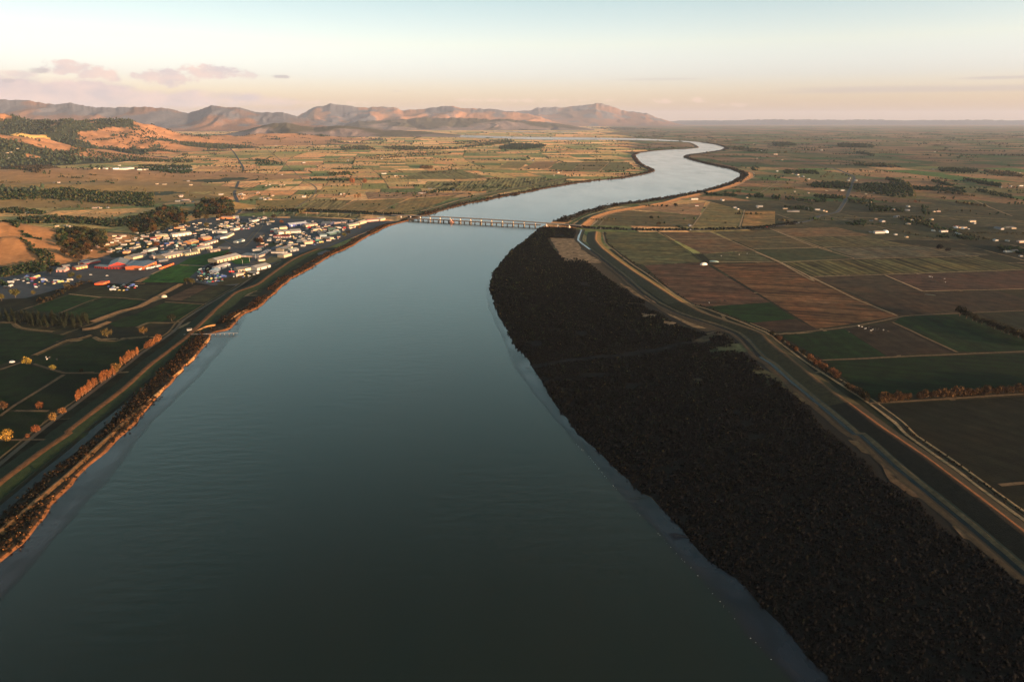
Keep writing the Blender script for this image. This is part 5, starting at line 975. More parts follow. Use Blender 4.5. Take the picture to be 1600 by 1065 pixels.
B(t2((220, 98), (298, 94)), 14, 5, BG, WHITE, 'white and blue shed right of the long orange one')
B(t2((0, 310), (135, 300)), 14, 5, WHITE, WHITE, 'white walled shed at the left of the hedge')
B(t2((40, 388), (135, 372)), 18, 5, (.4, .42, .47), BG, 'blue grey roofed shed on the hedge side')
B(t2((138, 372), (230, 322)), 12, 5, (.72, .55, .4), LG, 'cream sunlit shed joined to the blue grey one')
B(t2((232, 268), (312, 250)), 12, 4, (.75, .62, .5), WHITE, 'white roofed sheds beside the dense car park')
B(t2((480, 152), (582, 130)), 9, 4, (.7, .62, .55), WHITE, 'white house right of the long orange shed', 'house')
B(t2((270, 440), (380, 412)), 10, 3.5, (.4, .44, .45), (.38, .42, .42), 'grey green shed by the main yard road')
B(t2((985, 462), (1050, 455)), 12, 5, CREAM, (.66, .5, .44), 'small cream pointed roof chapel like house', 'house', roof='hip', rise=2.4)
B(t2((1110, 432), (1242, 420)), 8, 3.5, LG, LG, 'pale grey low shed on the riverside yard')
B(t2((20, 222), (115, 210)), 12, 4, CREAM, LG, 'cream building at the left of the dense car park')
# riverside group
B(k3((190, 205), (425, 180)), 20, 6, BLUE, (.75, .78, .85), 'blue walled warehouse with white roof', doors=4, dc=(.5, .5, .6))
B(k3((405, 210), (560, 190)), 16, 5, CREAM, (.56, .46, .42), 'cream warehouse right of the blue one', doors=2)
B(k3((600, 188), (730, 190)), 34, 6, (.05, .06, .12), LG, 'dark blue warehouse with broad pale grey roof', doors=1, dc=(.6, .6, .65))
B(k3((505, 262), (605, 250)), 10, 4.5, CREAM, WHITE, 'cream shed in front of the dark blue warehouse')
B(k3((710, 322), (858, 285)), 15, 5, DGN, (.50, .62, .62), 'dark green shed with pale roof by the yellow green tree', doors=2)
B(k3((610, 365), (720, 375)), 14, 4.5, CREAM, (.55, .5, .48), 'cream rounded building on the riverside yard', roof='hip', rise=2)
B(k3((535, 366), (590, 368)), 8, 4, (.78, .6, .5), WHITE, 'little white shed left of the cream rounded building')
B(k3((590, 335), (680, 330)), 12, 4, (.3, .4, .45), (.35, .46, .5), 'teal grey roofed shed behind the little white shed')
B(k3((295, 408), (400, 402)), 12, 4, LG, WHITE, 'white roofed yard office with grey walls')
B(k3((390, 435), (500, 425)), 10, 5, CREAM, (.7, .55, .42), 'cream cluster building in the riverside yard')
B(k3((335, 463), (395, 462)), 6, 3, WHITE, WHITE, 'long white truck shed beside the lane')
B(k3((970, 208), (1110, 180)), 14, 5, CREAM, WHITE, 'cream and white riverside store')
B(k3((1120, 175), (1205, 150)), 14, 6.5, CREAM, (.8, .65, .5), 'tall cream store beside the bridge sheds')
B(k3((1210, 140), (1380, 125)), 14, 5, (.6, .3, .27), (.5, .28, .25), 'reddish walled long shed near the bridge')
B(k3((1385, 128), (1452, 110)), 22, 5, CREAM, WHITE, 'cream shed closest to the bridge')
B(k3((980, 230), (1060, 215)), 8, 3.4, (.7, .5, .4), LG, 'low pink grey shed below the cream and white store')
B(k3((780, 175), (870, 165)), 12, 4.5, PINK, (.4, .34, .34), 'dull pink shed right of the dark blue warehouse')
B(k3((880, 165), (950, 160)), 12, 4.5, PINK, (.36, .3, .3), 'brownish roofed shed beside the dull pink one')
B(k3((700, 250), (800, 245)), 14, 4, DGN, (.15, .24, .22), 'dark green roofed shed among the riverside yards')
B(k3((60, 230), (155, 225)), 10, 4.5, (.75, .62, .42), (.55, .48, .40), 'cream gabled house by the orange tree', 'house')
# industrial sheds beyond the hills' foot
B(hA((1000, 545), (1125, 532)), 40, 8, WHITE, (.62, .66, .74), 'long white factory at the foot of the far hills', zb=0)
B(hA((950, 547), (1000, 545)), 30, 8, (.5, .6, .62), LG, 'pale green white end block of the far factory')
for i, (x, y, w) in enumerate([(1150, 538, 40), (1200, 530, 40), (1240, 528, 40), (1275, 522, 30), (1335, 520, 30), (1395, 515, 60), (1460, 518, 50), (1520, 512, 40), (1570, 510, 40), (890, 548, 20), (825, 552, 18), (850, 530, 30)]):
    B(hA((x, y), (x + w, y - 2)), 24, 6, [WHITE, CREAM, LG][i % 3], [LG, BG, WHITE][i % 3], '%s%s roofed shed east of the far factory' % (ordw(i), ['pale', 'blue grey', 'white'][i % 3]) if i < 9 else '%ssmall shed west of the far factory' % ordw(i - 9), 'shed')
# scattered houses: traced points
LM = []
def landmark(n, p): x, y = G(*p); LM.append((n, x, y))
for n, p in (('red depot', (190, 415)), ('largest cream warehouse', (360, 405)), ('great grey roofed store', (455, 362)), ('blue walled warehouse', (465, 352)), ('bridge sheds', (590, 345)), ('long orange walled shed', (353, 341)), ('rounded white warehouse', (285, 368)), ('wrecking yard', (325, 435)), ('boat yard', (60, 445)), ('green field', (290, 425)), ('long straw coloured shed', (300, 398)), ('orange bluff', (320, 338)),
             ('bend of the far road', (1310, 331)), ('yellow poplar avenue', (1425, 300)), ('white dome', (1382, 362)), ('two black trees', (1470, 390)), ('side road yellow tree', (1318, 308)), ('right picture edge farms', (1570, 385)), ('third river bend', (1150, 275)), ('two large orange trees', (560, 285)), ('orange poplar trio', (558, 310)), ('striped riverside fields', (720, 295)), ('straight lane', (440, 250)), ('lane curve', (495, 297)), ('highway', (368, 310)), ('far factory', (200, 270)), ('creek mouth', (935, 282)), ('far wood', (815, 228)), ('paddocks past the bridge', (1060, 335)), ('inner river bend', (1000, 250)), ('dark forest hill', (60, 245)), ('hedged hill paddocks', (100, 325)), ('pink far plain', (1000, 215)), ('right horizon farms', (1450, 240))): landmark(n, p)
AUTO = []
def auto(o, descr, x, y): AUTO.append((o, descr, x, y))
def settle():
    g = {}
    for o, dsc, x, y in AUTO:
        n, a, b = min(LM, key=lambda l: (l[1] - x)**2 + (l[2] - y)**2); g.setdefault((dsc, n), []).append((math.hypot(a - x, b - y), o))
    for (dsc, n), L in g.items():
        L.sort(key=lambda t: t[0])
        for i, (d, o) in enumerate(L): o['label'] = '%s, %s to the %s' % (dsc, (ordw(i) + 'closest'), n)
HP = {}
def house(x, y, s, wc, rc, dsc, name='farmhouse', cat='house', group=None, ang=None):
    k = random.randrange(5 if group and 'small' in group else 6)
    if (k) not in HP:
        L, Dp, h = [(13, 8, 3), (17, 8, 3), (11, 9, 3.2), (22, 9, 3.6), (15, 12, 4), (30, 12, 4.5)][k]; HP[k] = hall_parts(L, Dp, h, ['gable', 'hip'][k in (0, 2)], 2.0, True)
    r = bpy.data.objects.new(name, None); COL.objects.link(r); z = max(.2, hz(x, y) - 1.9) if x < -250 else .2
    r.location = (x, y, z); r.rotation_euler = (0, 0, th + random.choice([0, math.pi / 2]) + random.uniform(-.2, .2) if ang is None else ang); r.scale = (s, s, s)
    tag(r, None, cat, group); link('wall', HP[k][0], None, r, wc); link('roof', HP[k][1], None, r, tuple(q * .62 for q in rc)); auto(r, dsc, x, y); return r
HC = [(WHITE, WHITE, 'white roofed %s'), (CREAM, LG, 'cream %s with pale grey roof'), (LG, BG, 'blue grey roofed %s'), (WHITE, (.45, .12, .08), 'red roofed white %s'), (CREAM, (.12, .12, .13), 'dark roofed cream %s'), (PINK, (.6, .5, .45), 'peach roofed %s')]
FARM = rA((235, 455), (315, 465), (178, 558), (205, 575), (240, 575), (315, 560), (370, 565), (420, 575), (425, 450), (520, 450), (555, 390), (600, 390), (710, 465), (800, 465), (678, 520), (910, 545), (825, 565), (905, 568), (1065, 575), (1090, 575), (910, 620), (1050, 622), (690, 630), (718, 620), (755, 635), (910, 650), (685, 697), (735, 702), (835, 712), (900, 727), (1195, 668), (1230, 672), (1265, 678), (1060, 690), (1120, 695), (1215, 712), (1300, 645), (1290, 635), (1500, 750), (1585, 757), (1505, 815), (1540, 815), (1580, 840), (1060, 325), (1460, 430), (1520, 425), (1580, 422), (1575, 345), (130, 335), (250, 357), (285, 367), (318, 382), (10, 258), (160, 268), (120, 235), (395, 210), (1070, 220), (400, 570), (1200, 705), (1510, 672), (1535, 675), (1450, 678), (930, 628), (840, 608), (260, 370), (225, 350), (560, 378), (1300, 100), (640, 450), (660, 470), (25, 545), (1430, 748)) \
    + zH((105, 392), (120, 400), (140, 402), (160, 398), (185, 400), (205, 398), (222, 402), (375, 412), (1425, 680), (1410, 672), (1155, 775), (1195, 662), (1340, 630), (1480, 615), (1540, 670), (1160, 625), (1180, 625), (1230, 300), (1260, 305), (1300, 295), (1340, 300), (1380, 310), (1420, 320), (1480, 330), (1200, 285), (1170, 280), (1240, 285), (780, 255), (560, 212), (640, 220), (670, 222), (700, 218), (1450, 300), (1520, 310), (1360, 290), (1560, 350), (900, 250), (425, 470)) \
    + mA((70, 285), (125, 287), (140, 287), (60, 355), (85, 340), (130, 235), (240, 345), (265, 115), (240, 175), (340, 200), (460, 163), (630, 155), (700, 242), (735, 242), (440, 330), (425, 333), (860, 325), (930, 310), (975, 308), (1270, 155), (1300, 160), (1330, 162), (1370, 165), (1480, 170), (1490, 238), (30, 352), (45, 356), (10, 325), (100, 88), (200, 95), (520, 22), (830, 328), (900, 318), (990, 312), (870, 305), (50, 290), (925, 80), (1150, 105), (1385, 165), (640, 230), (1510, 225)) \
    + hA((90, 465), (75, 460), (60, 463), (110, 458), (140, 455), (175, 450), (495, 640), (460, 638), (995, 475), (1310, 640), (1370, 640), (1570, 610), (790, 830), (840, 830), (820, 825), (900, 826), (1500, 770), (1530, 765), (1560, 775), (1510, 740), (1410, 485), (1380, 335), (1590, 640)) \
    + zB((235, 285), (270, 287), (545, 390), (600, 400), (570, 395), (625, 440), (575, 475), (475, 393), (210, 285)) \
    + zC((490, 45), (540, 80), (460, 90), (600, 95), (510, 85), (860, 25), (735, 155), (710, 165), (820, 148), (1075, 30), (1180, 15), (1230, 65), (1265, 72), (1315, 70), (1330, 40), (1290, 60), (1060, 60), (1370, 180), (490, 235), (440, 240), (380, 240), (1040, 25), (1200, 12))
for i, (px, py) in enumerate(FARM):
    x, y = G(px, py); wc, rc, ds = random.choice(HC[:3] * 2 + HC); s = random.uniform(.5, .85) * (1.3 if y > 3000 else 1)
    house(x, y, s, wc, rc, ds % random.choice(['farmhouse', 'farm shed']), group='farm buildings on the plain')
# small town sheds and houses filling the yards
def free(x, y, r): return all((x - a)**2 + (y - b)**2 > (c + r)**2 for a, b, c in BOXES)
ROADS = [smooth(W(t), 20) for t in (HIGHWAY, t1((380, 540), (620, 400), (800, 370), (1060, 330), (1400, 230)), t2((0, 330), (300, 500), (420, 420), (600, 200)), t2((330, 745), (600, 700), (850, 540), (1242, 500)), t1((0, 330), (300, 330), (700, 300), (900, 300)))]
ZON = [(t1((0, 240), (200, 200), (560, 200), (640, 110), (1000, 70), (1400, 60), (1400, 160), (1100, 260), (900, 330), (700, 420), (400, 420), (200, 400), (0, 470)), 46), (t2((0, 110), (600, 60), (760, 120), (740, 200), (420, 240), (0, 280)), 26), (t2((600, 330), (860, 330), (1242, 280), (1242, 470), (800, 520), (560, 540), (560, 400)), 22), (k3((380, 130), (900, 130), (1180, 100), (1180, 190), (900, 240), (880, 330), (700, 400), (300, 380), (420, 260)), 34), (k2((700, 60), (1100, 40), (1200, 160), (1050, 230), (700, 260), (350, 270), (520, 180)), 18), (t1((60, 520), (400, 440), (700, 430), (1000, 420), (800, 500), (560, 520), (300, 560)), 12)]
for zp, n in ZON:
    wp = W(zp); k = 0; n = int(n * 1.35)
    for _ in range(1500):
        if k >= n: break
        x, y = scatter(wp, 3)
        for x, y in zip(x[:1], y[:1]):
            if free(x, y, 5) and min(float(dline(np.array([x]), np.array([y]), r)[0]) for r in ROADS) > 9:
                wc, rc, ds = random.choice(HC); house(x, y, random.uniform(.38, .72), wc, rc, 'small ' + ds % 'building', 'small_building', 'building', 'small buildings of the riverside town', ang=.12 + random.choice([0, math.pi / 2, .5])); BOXES.append((x, y, 8)); k += 1
# white dome, silos, tanks, containers, hay covers
def dome_mesh(name, rx, ry, rz, seg=16, rings=6):
    V = []; Fc = []
    for j in range(rings + 1):
        a = j / rings * math.pi / 2
        for i in range(seg):
            t = 2 * math.pi * i / seg; V.append((rx * math.cos(t) * math.cos(a), ry * math.sin(t) * math.cos(a), rz * math.sin(a)))
    for j in range(rings):
        for i in range(seg): Fc.append((j * seg + i, j * seg + (i + 1) % seg, (j + 1) * seg + (i + 1) % seg, (j + 1) * seg + i))
    me = mk(name, V, Fc, M_PAINT); me.polygons.foreach_set('use_smooth', np.ones(len(me.polygons), bool)); return me
def dome(p, rx, ry, rz, c, name, label, cat, rot=.3):
    x, y = W([p])[0]; o = link(name, dome_mesh(name, rx, ry, rz), None, None, c); o.location = (x, y, .15); o.rotation_euler = (0, 0, rot); tag(o, label, cat); return o
dome(rB((835, 280))[0], 7.5, 4.5, 4.2, (.85, .78, .72), 'covered_haystack', 'white plastic covered hay heap at the corner of the striped paddocks', 'haystack')
dome(rB((897, 262))[0], 9, 3.5, 2.2, (.38, .50, .45), 'covered_haystack', 'low pale green covered heap beside the white one', 'haystack', -.4)
dome(rA((773, 698))[0], 9, 7, 6, (.75, .80, .84), 'dome_building', 'white dome shed at the farm beyond the striped paddock', 'building')
dome(rC((900, 145))[0], 8, 2.2, .8, (.10, .10, .07), 'feed_heap', 'low dark feed heap on the bare brown paddock', 'heap', -.5)
dome(rA((1195, 672))[0], 5, 5, 5, (.6, .6, .62), 'silo', 'left white rounded silo on the far right farm', 'silo'); dome(rA((1235, 676))[0], 5, 5, 3.5, (.6, .6, .62), 'silo', 'right white rounded silo on the far right farm', 'silo')
dome(t1((680, 412))[0], 3, 3, 5.5, (.78, .78, .62), 'water_tank', 'round cream water tank in the middle of the yards', 'tank'); dome(t1((1210, 285))[0], 3, 3, 4, (.62, .72, .72), 'water_tank', 'pale round tank by the long white warehouse', 'tank')
dome(zE((975, 92))[0], 4.5, 3.2, 3.4, (.62, .5, .38), 'covered_haystack', 'pale covered heap on the ochre track', 'haystack')
dome(zE((72, 478))[0], 3, 2, 2, (.8, .75, .7), 'covered_haystack', 'tiny white covered heap at the paddock gate', 'haystack')
def boxmesh(name, l, w, h, mat=None):
    V = []; Fc = []; box(-l / 2, l / 2, -w / 2, w / 2, 0, h, V, Fc); box(-l / 2 - .05, -l / 2 + .12, -w / 2 - .05, w / 2 + .05, -.0, h + .06, V, Fc); box(l / 2 - .12, l / 2 + .05, -w / 2 - .05, w / 2 + .05, 0, h + .06, V, Fc)
    for i in range(8): t = -l / 2 + (i + .5) * l / 8; box(t - .1, t + .1, -w / 2 - .07, w / 2 + .07, .15, h - .15, V, Fc)
    return mk(name, V, Fc, mat or M_PAINT)
CONT = boxmesh('shipping_container', 8, 2.5, 2.6)
def container(x, y, a, c, dsc, grp, z=.3):
    o = link('shipping_container', CONT, None, None, c); o.location = (x, y, z); o.rotation_euler = (0, 0, a); tag(o, None, 'container', grp); auto(o, dsc, x, y)
for pts, n, nm in ((t1((450, 715), (590, 665)), 9, 'by the depot'), (k2((505, 745), (640, 740)), 7, '')):
    P = W(pts)
    for i in range(n):
        for j in range(2):
            f = (i + .5) / n; container(P[0][0] + (P[1][0] - P[0][0]) * f, P[0][1] + (P[1][1] - P[0][1]) * f + j * 9, 1.45, random.choice([(.75, .12, .04), (.8, .22, .07), (.7, .16, .06)]), 'orange red shipping container', 'orange shipping containers')
# vehicles
def car_mesh(kind):
    V = []; Fc = []
    def prism(pr, w):        # side profile extruded
        b = len(V); n = len(pr)
        for s in (-1, 1):
            for x, z in pr: V.append((x, s * w / 2, z))
        for i in range(n): Fc.append((b + i, b + (i + 1) % n, b + n + (i + 1) % n, b + n + i))
        Fc.append(tuple(b + i for i in range(n))[::-1]); Fc.append(tuple(b + n + i for i in range(n)))
    def wheel(x, y, r):
        b = len(V)
        for s in (-.12, .12):
            for i in range(10): t = 2 * math.pi * i / 10; V.append((x + r * math.cos(t), y + s, r + r * math.sin(t)))
        for i in range(10): Fc.append((b + i, b + (i + 1) % 10, b + 10 + (i + 1) % 10, b + 10 + i))
        Fc.append(tuple(range(b, b + 10))); Fc.append(tuple(range(b + 10, b + 20)))
    if kind == 'car':
        prism([(-2.2, .3), (2.2, .3), (2.25, .75), (1.3, .95), (.6, 1.45), (-1.1, 1.48), (-1.9, 1.0), (-2.25, .9)], 1.75)
        for x in (-1.35, 1.35):
            for y in (-.85, .85): wheel(x, y, .33)
    elif kind == 'truck':
        prism([(2.6, .6), (4.6, .6), (4.6, 1.6), (4.2, 2.7), (2.6, 2.8)], 2.4); prism([(-4.6, .9), (2.4, .9), (2.4, 3.4), (-4.6, 3.4)], 2.5)
        for x in (-3.4, -2.2, 3.4):
            for y in (-1.1, 1.1): wheel(x, y, .5)
    else:
        prism([(-3.2, .9), (2.4, .7), (3.9, 1.9), (-3.2, 1.8)], 1.9); prism([(-1.2, 1.8), (1.2, 1.8), (.7, 2.9), (-1, 2.9)], 1.4)
        for y in (-.9, .9): wheel(-.6, y, .33)
    return mk('body', V, Fc, M_CAR)
M_CAR = earth_material('car_paint', 'obj', .3, .5, (.95, 1.05), .2, 0)
CM = {k: car_mesh(k) for k in ('car', 'truck', 'boat')}
CCOL = [((.48, .48, .47), 'white'), ((.48, .48, .47), 'white'), ((.5, .52, .54), 'silver'), ((.03, .03, .035), 'black'), ((.45, .04, .03), 'red'), ((.06, .10, .32), 'blue'), ((.12, .12, .13), 'grey'), ((.06, .2, .17), 'green'), ((.62, .5, .2), 'yellow')]
def vehicle(kind, x, y, a, c, grp):
    nm = {'car': 'parked_car', 'truck': 'truck', 'boat': 'trailer_boat'}[kind]; o = link(nm, CM[kind], None, None, c[0]); o.location = (x, y, .5); o.rotation_euler = (0, 0, a); tag(o, None, {'car': 'car', 'truck': 'truck', 'boat': 'boat'}[kind], grp)
    auto(o, '%s %s' % (c[1], {'car': 'parked car', 'truck': 'box truck', 'boat': 'boat on a trailer'}[kind]), x, y); BOXES.append((x, y, 1.5))
LOTS = [(t1((980, 740), (1100, 700), (1300, 680), (1340, 880), (1100, 920), (930, 880)), 40, 'cars in the wrecking yard', 'car', None), (k1((40, 430), (560, 320), (950, 390), (900, 440), (500, 520), (40, 540)), 26, 'cars by the boat yard', 'car', None), (k1((360, 330), (620, 310), (560, 400), (360, 400)), 7, 'boats in the yard', 'boat', .2), (k1((820, 380), (1150, 380), (1160, 400), (830, 440)), 12, 'cars by the boat yard', 'car', None),
        (t2((140, 215), (450, 190), (450, 250), (310, 260), (140, 240)), 26, 'cars in the dense car park', 'car', .4), (t2((1050, 310), (1242, 280), (1242, 400), (1050, 400)), 14, 'cars on the riverside yard', 'car', None), (k3((300, 350), (900, 330), (760, 400), (560, 450), (300, 440)), 20, 'cars on the riverside yard', 'car', None), (k3((420, 210), (960, 220), (700, 300), (500, 300)), 20, 'cars on the riverside yard', 'car', None),
        (k2((720, 60), (1400, 30), (1500, 120), (1200, 200), (800, 260)), 22, 'cars in the upper yards', 'car', None), (t1((420, 300), (900, 280), (1050, 400), (700, 480), (420, 430)), 26, 'cars in the middle yards', 'car', None), (k2((660, 780), (1200, 740), (1050, 850), (700, 850)), 16, 'rusty cars on the dirt storage yard', 'car', None), (t1((250, 690), (420, 660), (440, 690), (260, 720)), 6, 'trucks before the depot', 'truck', 1.2), (k2((1090, 500), (1240, 505), (1200, 520), (1100, 520)), 4, 'trucks before the depot', 'truck', 1.5), (t2((700, 260), (820, 250), (830, 290), (730, 290)), 5, 'trucks on the large asphalt yard', 'truck', .1), (t2((280, 780), (500, 850), (560, 900), (200, 960), (180, 860)), 12, 'cars of the lower yard', 'car', None)]
for poly, n, grp, kind, ang in LOTS:
    wp = W(poly); k = 0; n = int(n * 1.4)
    for _ in range(4000):
        if k >= n: break
        x, y = scatter(wp, 2)
        if len(x) and free(x[0], y[0], 2.2): vehicle(kind if random.random() < .9 else 'truck', x[0], y[0], (random.choice([.2, 1.7]) if ang is None else ang) + random.gauss(0, .12), random.choice(CCOL), grp); k += 1
for px, py in k2((420, 600), (675, 615)): vehicle('car', *G(px, py), .1, CCOL[0], 'vans on the depot forecourt')
for i, f in enumerate((.15, .3, .42, .55, .7, .86)):
    P = smooth(W(ROAD_R[1:9]), 10); x, y = P[int(f * len(P))]; vehicle('car', x, y, .05, CCOL[i % 5], 'cars on the far road')
# ------------------------------------------------------------------ bridges
def bridge(name, label, p1, p2, z, width, thick, spans, pw, pc, dc, rail, ptop=None, hump=0, pier_mode='wall'):
    a = np.array(G(*p1, z)); b = np.array(G(*p2, z)); d = b - a; L = float(np.linalg.norm(d)); ang = math.atan2(d[1], d[0])
    r = bpy.data.objects.new(name, None); COL.objects.link(r); r.location = (*a, 0); r.rotation_euler = (0, 0, ang); tag(r, label, 'bridge')
    n = 24; V = []; Fc = []; zz = lambda t: z + hump * math.sin(math.pi * t)
    for i in range(n + 1):
        t = i / n
        for y, zc in ((-width / 2, 0), (width / 2, 0), (width / 2, -thick * .35), (width * .3, -thick), (-width * .3, -thick), (-width / 2, -thick * .35)): V.append((t * L, y, zz(t) + zc))
    for i in range(n):
        for j in range(6): Fc.append((i * 6 + j, i * 6 + (j + 1) % 6, i * 6 + 6 + (j + 1) % 6, i * 6 + 6 + j))
    Fc += [tuple(range(5, -1, -1)), tuple(range(n * 6, n * 6 + 6))]
    link('deck', mk('deck', V, Fc, M_CONC), None, r, dc)
    for s in (-1, 1):
        V = []; Fc = []
        for i in range(n): t0, t1_ = i / n, (i + 1) / n; y = s * (width / 2 - .2); b0 = len(V); V += [(t0 * L, y - .1, zz(t0) + .02), (t1_ * L, y - .1, zz(t1_) + .02), (t1_ * L, y + .1, zz(t1_) + .02), (t0 * L, y + .1, zz(t0) + .02), (t0 * L, y - .1, zz(t0) + rail), (t1_ * L, y - .1, zz(t1_) + rail), (t1_ * L, y + .1, zz(t1_) + rail), (t0 * L, y + .1, zz(t0) + rail)]; Fc += [(b0 + 4, b0 + 5, b0 + 6, b0 + 7), (b0, b0 + 1, b0 + 5, b0 + 4), (b0 + 3, b0 + 7, b0 + 6, b0 + 2)]
        link('parapet', mk('parapet', V, Fc, M_CONC), None, r, tuple(min(.8, c * 1.5) for c in dc))
    V = []; Fc = []
    if pier_mode == 'wall':
        box(-.8, .8, -width * .36, width * .36, -3, z - thick - .6, V, Fc); box(-1.1, 1.1, -width * .45, width * .45, z - thick - .6, z - thick + .1, V, Fc); box(-1.6, 1.6, -width * .42, width * .42, -3, 1.4, V, Fc)
    else:
        for y in (-width * .38, 0, width * .38): box(-.45, .45, y - .4, y + .4, -3, z - thick - .5, V, Fc)
        box(-.55, .55, -width * .55, width * .55, z - thick - .6, z - thick + .05, V, Fc); box(-.3, .3, -width * .4, width * .4, 1.2, 1.8, V, Fc)
    pm = mk('pier', V, Fc, M_CONC)
    for i in range(1, spans):
        t = i / spans; o = link('pier', pm, None, r, pc); o.location = (t * L, 0, 0); o.scale = (pw, 1, (zz(t) - thick + 3) / (z - thick + 3)); o.location.z = -3 + 3 * o.scale.z
    return r, L, z
ob, L, zb_ = bridge('road_bridge', 'old low timber and concrete bridge with many dark piers', (637.5, 341.0), (845, 351.5), 5.2, 6.0, 1.3, 25, 1.0, (.075, .06, .05), (.16, .13, .115), 1.1, pier_mode='pile')
V = []; Fc = []; box(-4, 4, -5, 5, -3, 3.4, V, Fc); box(-2.4, 2.4, -5.4, -4.2, 3.4, 7.8, V, Fc); box(-2.4, 2.4, 4.2, 5.4, 3.4, 7.8, V, Fc); box(-6, -5, -4, 4, -3, 2.4, V, Fc); box(5, 6, -4, 4, -3, 2.4, V, Fc)
o = link('swing_pier', mk('swing_pier', V, Fc, M_CONC), None, ob, (.62, .34, .27)); o.location = (L * .345, 0, 0)
V = []; Fc = []; box(-1.6, 1.6, -1.5, 1.5, 0, 3, V, Fc)
o = link('control_cabin', mk('control_cabin', V, Fc, M_CONC), None, ob, (.75, .55, .48)); o.location = (L * .345, -4.8, 5.2); V = []; Fc = []; box(-2, 2, -1.9, 1.9, 3.01, 3.3, V, Fc); box(-.9, .9, -.9, .9, 3.3, 3.8, V, Fc); link('roof', mk('roof', V, Fc, M_ROOF), None, o, (.4, .3, .26))
nbr, L2, _ = bridge('road_bridge', 'new slender concrete bridge with white piers behind the old one', (612, 335.8), (908, 352.4), 6.8, 8.5, 1.1, 18, 1.0, (.82, .72, .62), (.23, .20, .18), 1.0, hump=2.6)
# lamp posts, jetty, marker posts
def post_mesh(h, arm=1.6):
    V = []; Fc = []; box(-.12, .12, -.12, .12, 0, h, V, Fc); box(-.2, .2, -.2, .2, 0, .5, V, Fc); box(-.05, arm, -.06, .06, h - .1, h + .05, V, Fc); box(arm - .5, arm + .2, -.16, .16, h - .18, h - .02, V, Fc); return mk('lamp_post', V, Fc, M_CONC)
PM = post_mesh(9.5)
P = smooth(W([(405, 336), (440, 337), (500, 338), (560, 339), (605, 339)]), 5); NPOST = 12
for i in range(NPOST):
    x, y = P[int((i + .5) / NPOST * len(P))]; o = link('lamp_post', PM, None, None, (.72, .68, .6)); o.location = (x, y + 8, .3); tag(o, '%spale lamp post from the town end of the causeway road' % ordw(i), 'lamp post', 'lamp posts along the causeway road')
for i, p in enumerate(t2((890, 455), (445, 700), (350, 745), (200, 870), (530, 660), (915, 600))):
    x, y = W([p])[0]; o = link('lamp_post', PM, None, None, (.7, .66, .6)); o.location = (x, y, .3); o.rotation_euler = (0, 0, 1 + i); tag(o, None, 'lamp post', 'lamp posts of the yards'); auto(o, 'pale yard lamp post', x, y)
a = np.array(G(287, 523, 2)); b = np.array(G(372, 521.5, 1.2)); d = b - a; L = float(np.linalg.norm(d)); V = []; Fc = []
r = bpy.data.objects.new('jetty', None); COL.objects.link(r); r.location = (*a, 0); r.rotation_euler = (0, 0, math.atan2(d[1], d[0])); tag(r, 'thin pale pipe jetty running out over the mud from the floodgate', 'jetty')
n = 12
for i in range(n): t0, t1_ = i / n * L, (i + 1) / n * L; box(t0, t1_ - .02, -.4, .4, 2.4, 2.7, V, Fc)
link('walkway', mk('walkway', V, Fc, M_CONC), None, r, (.28, .27, .28))
V = []; Fc = []; box(-.15, .15, -.6, .6, -2, 2.4, V, Fc); box(-.2, .2, -.8, .8, 2.2, 2.4, V, Fc); pm = mk('post', V, Fc, M_CONC)
for i in range(1, n): o = link('post', pm, None, r, (.2, .17, .15)); o.location = (i / n * L, 0, 0)
x, y = W([zE((1128, 300))[0]])[0]; hall(x, y, .2, 5, 3.5, 2.6, WHITE, LG, 'little white floodgate hut on the stopbank by the jetty', 'hut', 'pump_hut', z=2.2)
V = []; Fc = []; box(-.2, .2, -.2, .2, -3, 4.5, V, Fc); box(-.32, .32, -.32, .32, 4.5, 4.9, V, Fc); pm = mk('mooring_post', V, Fc, M_CONC)
for i, p in enumerate(zD((690, 552), (668, 545), (650, 540))): x, y = W([p])[0]; o = link('mooring_post', pm, None, None, (.05, .045, .05)); o.location = (x, y, 0 if i == 0 else -2); tag(o, ['tall dark mooring post in the river by the boat ramp', 'short dark mooring post next to the tall one', 'short dark mooring post nearest the bank'][i], 'post')
# driftwood logs on the banks
def logm():
    V = []; Fc = []; rng = np.random.default_rng(3); m = 8
    for i in range(5):
        t = i / 4; rr = .28 * (1 - .5 * t)
        for k in range(m): u = 2 * math.pi * k / m; V.append((t * 5, math.sin(t * 3) * .4 + rr * math.cos(u), .3 + rr * math.sin(u)))
    for i in range(4):
        for k in range(m): Fc.append((i * m + k, i * m + (k + 1) % m, (i + 1) * m + (k + 1) % m, (i + 1) * m + k))
    return mk('driftwood_log', V, Fc, M_BARK)
LGM = logm()
for i, (p, dsc) in enumerate(zip(zE((965, 580), (985, 572), (1000, 570), (1462, 185)) + zF((690, 75), (300, 420), (60, 640)) + rE((330, 895)), ('longest pale driftwood log on the scrubby bank', 'middle pale driftwood log on the scrubby bank', 'short pale driftwood log on the scrubby bank', 'pale log on the upper left bank', 'white log near the ochre levee end', 'grey log on the lower left bank', 'bare log in the scrub at the left edge', 'dark log at the mouth of the tidal creek'))):
    x, y = W([p])[0]; o = link('driftwood_log', LGM, None, None, (.3, .26, .22) if i < 7 else (.06, .05, .05)); o.location = (x, y, .9); o.rotation_euler = (0, 0, .3 + i * 1.3); o.scale = (1.3 - i * .07,) * 3; tag(o, dsc, 'log')
